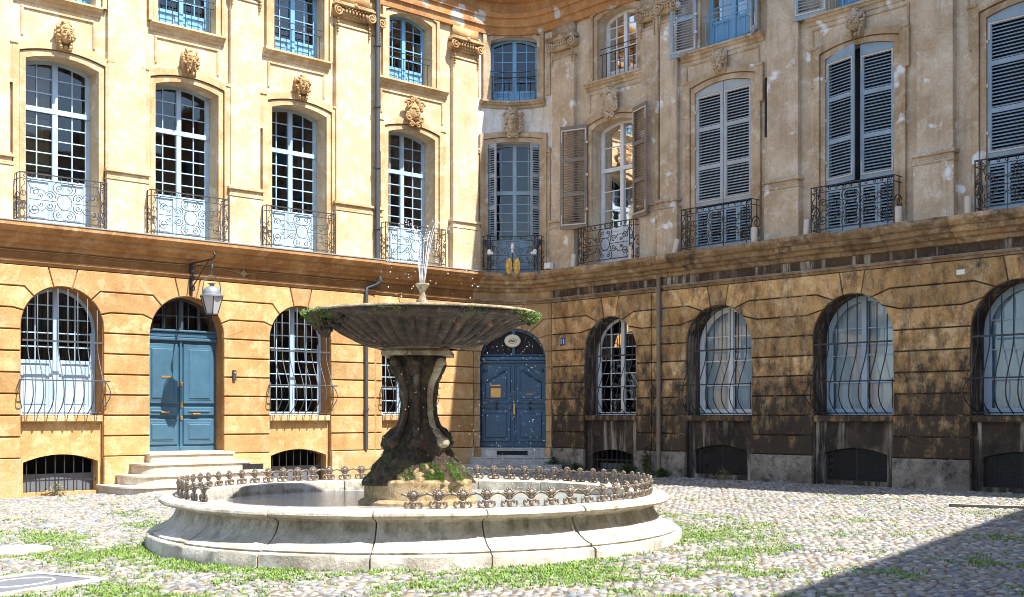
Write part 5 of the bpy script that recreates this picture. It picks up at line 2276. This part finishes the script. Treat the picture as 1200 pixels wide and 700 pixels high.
a_start, a_end = R(-90 + 3.5), R(-90 + 3.5 + 307)
nf = 63
mb = MB()
cres = bpy.data.objects.new('crest_railing', None)
COL.objects.link(cres)
cres.parent = fo
cres.location = (0, 0, .615)
for k in range(nf):
    a = a_start + (a_end - a_start) * k / (nf - 1)
    if k in (37, 38) and False:
        continue
    o = bpy.data.objects.new('finial', fin_me)
    COL.objects.link(o)
    o.parent = cres
    o.location = (rr * math.cos(a), rr * math.sin(a), rnd.uniform(-.004, .004))
    o.rotation_euler = (rnd.uniform(-.04, .04), rnd.uniform(-.03, .03), a + PI / 2)
    o.scale = (1, 1, 1.05)

# pedestal
m = MB()
m.lathe([(.78, .30), (.78, .50), (.74, .53), (.70, .54), (.705, .76), (.68, .79), (.5, .82)], 8 * 4, rf=lambda r, z, a: r * (1 + .03 * abs(math.sin(4 * a)) + .01 * noise.noise(Vector((a * 3, z * 5, 1)))))
ob('pedestal_base', m.mesh('pedestal_base', smooth=True), 'tufa', fo)
prof = [(.70, .72), (.665, .80), (.60, .90), (.55, .99), (.49, 1.08), (.44, 1.17), (.445, 1.26), (.40, 1.34), (.325, 1.42), (.27, 1.52), (.235, 1.65), (.222, 1.78), (.235, 1.92), (.265, 2.05),
        (.305, 2.15), (.35, 2.25), (.36, 2.33), (.35, 2.40)]
pr2 = []
for (a, b) in zip(prof, prof[1:]):
    for t in range(4):
        pr2.append((a[0] + (b[0] - a[0]) * t / 4, a[1] + (b[1] - a[1]) * t / 4))
pr2.append(prof[-1])


def pf(r, z, a):
    # four scrolled consoles at the diagonals, broken up by tufa growth
    lob = max(0, math.cos(2 * (a - R(20)))) ** 2
    cons = max(0, math.cos(4 * (a - R(-52)))) ** 3
    k = r * (1 + .10 * cons)
    k += .06 * cons * math.exp(-((z - 1.27) / .12) ** 2) + .05 * cons * math.exp(-((z - 2.2) / .1) ** 2)
    p = Vector((math.cos(a) * 2.4, math.sin(a) * 2.4, z * 2.6))
    amp = .085 if z < 1.45 else .032
    k += amp * noise.noise(p * 1.2) + amp * .7 * noise.noise(p * 2.9) + amp * .4 * noise.noise(p * 6.3)
    return k


m = MB()
m.lathe(pr2, 110, rf=pf)
ob('pedestal', m.mesh('pedestal', smooth='all'), 'wet_rock', fo)
m = MB()
m.box(-.45, .45, -.45, .45, 2.40, 2.455)
m.box(-.42, .42, -.42, .42, 2.455, 2.49)
m.lathe([(.52, 2.49), (.56, 2.50), (.56, 2.54), (.5, 2.56)], 32)
ob('pedestal_cap', m.mesh('pedestal_cap', smooth=True), 'bowl_rim', fo)
for aa, mt in ((-50, 'bowl_rim'), (-128, 'wet_rock'), (-90, 'wet_rock')):
    m = MB()
    pts = []
    for i in range(15):
        z = 2.30 - 1.0 * i / 14
        rr_ = pf(np.interp(z, [p[1] for p in prof], [p[0] for p in prof]), z, R(aa)) + .012 + (.05 if i == 0 else 0)
        pts.append((rr_ * math.cos(R(aa)), rr_ * math.sin(R(aa)), z))
    m.tube(pts, [.036 + .020 * abs(i / 7 - 1) for i in range(15)], 8)
    m.ball((pts[-1][0] * 1.04, pts[-1][1] * 1.04, 1.27), (.085, .085, .075), 10, 7)
    m.ball((pts[0][0] * 1.04, pts[0][1] * 1.04, 2.31), (.07, .07, .055), 10, 7)
    ob('console', m.mesh('console', smooth='all'), mt, fo)
# tufa block and moss at the front right foot
m = MB()
for k in range(26):
    a = R(-75 + rnd.gauss(0, 32))
    h = rnd.uniform(.72, .98)
    rd = .66 - (h - .7) * .75
    m.ball((rd * math.cos(a), rd * math.sin(a), h), (rnd.uniform(.05, .11), rnd.uniform(.05, .1), rnd.uniform(.04, .08)), 8, 6, rnd.uniform(0, 3))
ob('tufa_growth', m.mesh('tufa_growth', smooth='all'), 'tufa', fo, kind='stuff')

# bowl
BX = .05
NF = 44
und = [(.50, 2.50), (.58, 2.50), (.70, 2.525), (.86, 2.59), (1.02, 2.675), (1.16, 2.765), (1.30, 2.83), (1.42, 2.862), (1.50, 2.885), (1.525, 2.91), (1.53, 2.945)]
up = []
for (a, b) in zip(und, und[1:]):
    for t in range(3):
        up.append((a[0] + (b[0] - a[0]) * t / 3, a[1] + (b[1] - a[1]) * t / 3))
up.append(und[-1])


def bf(r, z, a):
    t = max(0, min(1, (r - .5) / .25)) * max(0, min(1, (1.50 - r) / .12))
    fl_ = abs(math.sin(NF / 2 * a + .8 * (r - .5) * 0))
    return r * (1 + (.075 * (fl_ ** .6) - .050) * t) + .012 * noise.noise(Vector((a * 9, r * 7, 2)))


def bowlz(mb_, tilt):
    return mb_


m = MB()
m.lathe(up, NF * 8, (BX, 0, 0), rf=bf)
ob('bowl', m.mesh('bowl', smooth='all'), 'bowl_stone', fo)
m = MB()
m.lathe([(1.50, 2.935), (1.545, 2.94), (1.548, 2.955), (1.525, 2.975), (1.47, 2.975), (1.42, 2.955), (1.38, 2.90), (1.0, 2.80), (.4, 2.72), (.01, 2.70)], 160, (BX, 0, 0),
        rf=lambda r, z, a: r + (.018 * noise.noise(Vector((math.cos(a) * 6, math.sin(a) * 6, z * 8))) + .012 * noise.noise(Vector((math.cos(a) * 20, math.sin(a) * 20, z * 8)))) * (1 if r > 1.35 else 0))
ob('bowl_rim', m.mesh('bowl_rim', smooth='all'), 'bowl_rim', fo)
m = MB()
m.lathe([(.01, 2.915), (.7, 2.915), (1.395, 2.915)], 64, (BX, 0, 0))
o = ob('bowl_water', m.mesh('bowl_water', smooth='all'), 'water', fo)
# calcified crust hanging at the left of the rim
m = MB()
q = random.Random(9)
for k in range(110):
    a = R(180 + q.gauss(18, 13))
    dpt = q.random() ** 1.4
    h = 2.93 - .24 * dpt
    rd = 1.50 - .22 * dpt + q.uniform(-.03, .03)
    m.ball((BX + rd * math.cos(a), rd * math.sin(a), h), (q.uniform(.03, .06), q.uniform(.03, .06), q.uniform(.03, .07)), 7, 5, q.uniform(0, 3))
for k in range(40):
    a = R(-q.uniform(0, 25))
    dpt = q.random() ** 1.5
    m.ball((BX + (1.51 - .1 * dpt) * math.cos(a), (1.51 - .1 * dpt) * math.sin(a), 2.93 - .10 * dpt), (q.uniform(.02, .05), .04, q.uniform(.02, .05)), 7, 5, q.uniform(0, 3))
ob('lime_crust', m.mesh('lime_crust', smooth='all'), 'wet_rock', fo, kind='stuff')
# jet nozzle
m = MB()
m.lathe([(.12, 2.88), (.13, 2.95), (.10, 3.0), (.055, 3.02), (.05, 3.05), (.07, 3.09), (.075, 3.13), (.05, 3.17), (.035, 3.22), (.04, 3.27), (.075, 3.32), (.095, 3.35), (.09, 3.37), (.02, 3.36)], 20, (BX, 0, 0))
ob('nozzle', m.mesh('nozzle', smooth=True), 'bowl_rim', fo)

# moss tufts
def tufts(name, pts, mat, blades, hl, parent, down=.2):
    it = []
    q = random.Random(len(pts))
    for (x, y, z, nx, ny) in pts:
        for k in range(blades):
            a = q.uniform(0, 2 * PI)
            bx, by, bz = x + q.gauss(0, .014), y + q.gauss(0, .014), z + q.gauss(0, .014)
            h = q.uniform(.4, 1) * hl
            wd = q.uniform(.004, .008)
            tx = bx + nx * h * .7 + q.gauss(0, .3) * h
            ty = by + ny * h * .7 + q.gauss(0, .3) * h
            tz = bz + q.uniform(-down, 1 - down) * h
            it.append((np.array([(bx - wd * math.sin(a), by + wd * math.cos(a), bz - wd), (bx + wd * math.sin(a), by - wd * math.cos(a), bz + wd), (tx, ty, tz)]), tri, tris, q.random()))
    o = mass(name, it, mat, parent)
    return o


q = random.Random(21)
pts = []
for k in range(900):
    a = q.uniform(0, 2 * PI)
    if noise.noise(Vector((math.cos(a) * 4, math.sin(a) * 4, 5))) < q.uniform(-.15, .3):
        continue
    dz = q.random() ** 2 * .11
    rd = 1.535 - dz * .6
    pts.append((BX + rd * math.cos(a), rd * math.sin(a), 2.935 - dz, math.cos(a), math.sin(a)))
for k in range(260):
    a = R(180 + q.gauss(20, 11))
    dz = q.random() ** 1.3 * .16
    pts.append((BX + (1.56 - dz) * math.cos(a), (1.56 - dz) * math.sin(a), 2.95 - dz, math.cos(a), math.sin(a)))
for k in range(150):
    a = R(-q.uniform(0, 25))
    dz = q.random() ** 1.3 * .12
    pts.append((BX + (1.55 - dz * .7) * math.cos(a), (1.55 - dz * .7) * math.sin(a), 2.94 - dz, math.cos(a), math.sin(a)))
tufts('rim_moss', pts, 'moss', 9, .022, fo, .6)
pts = []
for k in range(4200):
    a = q.uniform(PI, 2 * PI)
    i = q.randrange(len(pr2))
    r, z = pr2[i]
    rr_ = pf(r, z, a)
    d = noise.noise(Vector((math.cos(a) * 2.5, math.sin(a) * 2.5, z * 2.2))) + (.18 if z < 1.4 else -.08)
    if d < q.uniform(.05, .45):
        continue
    pts.append((rr_ * math.cos(a), rr_ * math.sin(a), z, math.cos(a), math.sin(a)))
tufts('pedestal_moss', pts, 'dark_moss', 6, .014, fo, .5)
pts = []
for k in range(1500):
    a = R(-60 + q.gauss(0, 24))
    h = .78 + .22 * q.random() ** 1.2
    if noise.noise(Vector((a * 6, h * 9, 2))) < -.05:
        continue
    rd = max(pf(np.interp(-h, [-p[1] for p in reversed(prof)], [p[0] for p in reversed(prof)]), h, a), .66 - (h - .7) * .75 + .03) + .006
    pts.append((rd * math.cos(a), rd * math.sin(a), h, math.cos(a), math.sin(a)))
tufts('foot_moss', pts, 'moss', 9, .013, fo, .4)

# jets and drops
jm = MB()
drops = []
q = random.Random(17)
top = Vector((FX + BX, FY, 3.35))
for k in range(7):
    a = 2 * PI * k / 7 + .3
    vx, vy = .42 * math.cos(a) + .10, .30 * math.sin(a)
    vz = 4.0 - .25 * (k % 3)
    pts = []
    T = .36
    for i in range(13):
        t = T * i / 12
        pts.append((top.x + .03 * math.cos(a) + vx * t, top.y + .03 * math.sin(a) + vy * t, top.z + vz * t - 4.9 * t * t))
    jm.tube(pts, [.005 - .0025 * i / 12 for i in range(13)], 5)
    for j in range(12):
        t = q.uniform(.30, .46)
        drops.append((top.x + vx * t * 1.2 + q.gauss(0, .04), top.y + vy * t + q.gauss(0, .04), top.z + vz * t - 4.9 * t * t + q.gauss(0, .05), q.uniform(.004, .008)))
    for j in range(16):
        t = q.uniform(.46, .86)
        drops.append((top.x + vx * t * 1.7 + q.gauss(0, .06), top.y + vy * t * 1.6 + q.gauss(0, .05), top.z + vz * t - 4.9 * t * t + q.gauss(0, .05), q.uniform(.004, .010)))
jets = ob('water_jets', jm.mesh('water_jets', smooth='all'), 'jet', kind='stuff')
jets['label'] = 'thin white water jets rising from the bowl nozzle'
jets['category'] = 'water jet'
for k in range(430):                                                  # rain off the bowl rim, heaviest on the right
    a = R(q.choice([q.gauss(-50, 22), q.gauss(-40, 30), q.gauss(60, 28), q.uniform(0, 360)]))
    z = .46 + (2.9 - .46) * q.random()
    rd = 1.48 + q.uniform(-.16, .14) + (2.9 - z) * .05
    drops.append((FX + BX + rd * math.cos(a), FY + rd * math.sin(a), z, q.uniform(.0025, .0055)))
oc = np.array([(1, 0, 0), (0, 1, 0), (-1, 0, 0), (0, -1, 0), (0, 0, 1.5), (0, 0, -1.2)], dtype=float)
ol = np.array([0, 1, 4, 1, 2, 4, 2, 3, 4, 3, 0, 4, 1, 0, 5, 2, 1, 5, 3, 2, 5, 0, 3, 5])
osz = np.array([3] * 8)
it = [(oc * r + np.array([x, y, z]), ol, osz, 0.5) for (x, y, z, r) in drops]
dr = mass('water_drops', it, 'jet')
dr['label'] = 'white water drops falling from the fountain bowl'
dr['category'] = 'water drops'


# ================================================================== weeds along the walls
def weed(x, y, n, h, spread, mat, label, leafw=.02, group=None):
    z = zg(x, y)
    it = []
    q = random.Random(int(x * 100 + y * 10))
    for k in range(n):
        a = q.uniform(0, 2 * PI)
        r = abs(q.gauss(0, spread))
        bx, by = x + r * math.cos(a), y + r * .6 * math.sin(a)
        hh = h * q.uniform(.3, 1) * max(.3, 1 - r / (spread * 3))
        b = q.uniform(0, 2 * PI)
        ln = q.uniform(.03, .07)
        ct = np.array([bx, by, z + hh])
        u = np.array([math.cos(b), math.sin(b), q.uniform(-.3, .6)]) * ln
        v = np.array([-math.sin(b), math.cos(b), q.uniform(-.3, .3)]) * leafw
        it.append((np.array([ct - u, ct + v, ct + u, ct - v]), np.array([0, 1, 2, 3]), np.array([4]), q.random()))
        if k % 4 == 0:
            w = .004
            it.append((np.array([(x + (bx - x) * .3 - w, y + (by - y) * .3, z), (x + (bx - x) * .3 + w, y + (by - y) * .3, z), tuple(ct)]), tri, tris, .5))
    o = mass('weed_plant', it, mat, kind=None)
    tag(o, label, 'plant', group)
    return o


def wall_pt(site, s, out):
    p = Matrix.Rotation(site.root.rotation_euler.z, 4, 'Z') @ Vector((s * site.sign, out, 0))
    return CORNER.x + p.x, CORNER.y + p.y


weed(*wall_pt(SL, 12.6, .22), 160, .28, .22, 'dry_weed', 'straggly yellow green weed below the leftmost cellar grille', .012)
weed(*wall_pt(SR, 1.85, .30), 420, .42, .20, 'weed', 'dark green plant beside the right end of the corner door steps')
weed(*wall_pt(SR, 2.6, .25), 300, .30, .20, 'weed', 'dark green weed at the wall left of the first shaded cellar window')
weed(*wall_pt(SR, 4.4, .25), 420, .34, .25, 'weed', 'low green weeds at the wall right of the barred cellar window')
weed(*wall_pt(SR, 5.0, .25), 260, .8, .10, 'weed', 'tall thin climbing weed beside the rusty downpipe')
weed(*wall_pt(SR, 5.55, .3), 320, .22, .30, 'weed', 'low weeds at the foot of the rusty downpipe')
weed(*wall_pt(SR, 7.35, .28), 160, .30, .18, 'dry_weed', 'dry straw coloured weed below the mesh cellar grating', .008)

# ================================================================== neighbour across the right side, outside the frame, that casts the foreground shade
nb = empty('neighbour_building', (14.72, 13.79, 0), 0, 'tall plain rendered house closing the square on the right, out of frame', 'building')
dx, dy = .567, .824
L_, Dp, Hh = 26.0, 9.0, 13.0


def np_(u, v, z):
    # u back along the street front, v behind it
    return (-dx * u + dy * v, -dy * u - dx * v, z)


def nbox(u0, u1, v0, v1, z0, z1):
    m = MB()
    m.add([np_(u0, v0, z0), np_(u1, v0, z0), np_(u1, v1, z0), np_(u0, v1, z0), np_(u0, v0, z1), np_(u1, v0, z1), np_(u1, v1, z1), np_(u0, v1, z1)],
          [(0, 1, 2, 3), (7, 6, 5, 4), (0, 4, 5, 1), (1, 5, 6, 2), (2, 6, 7, 3), (3, 7, 4, 0)])
    return m


ob('wall', nbox(-3.4, L_, 0, Dp, -.4, 12.7).mesh('wall'), 'cream', nb)
ob('roof', nbox(-3.6, L_ + .3, -.45, Dp, 12.75, 13.0).mesh('roof'), 'roof', nb)
for fl_ in range(3):
    for k in range(8):
        u = 1.8 + k * 3.1
        z = (1.2, 5.6, 9.4)[fl_]
        w = ob('window', nbox(u - .65, u + .65, -.06, .02, z, z + 2.3).mesh('window'), 'shutter_grey', nb)
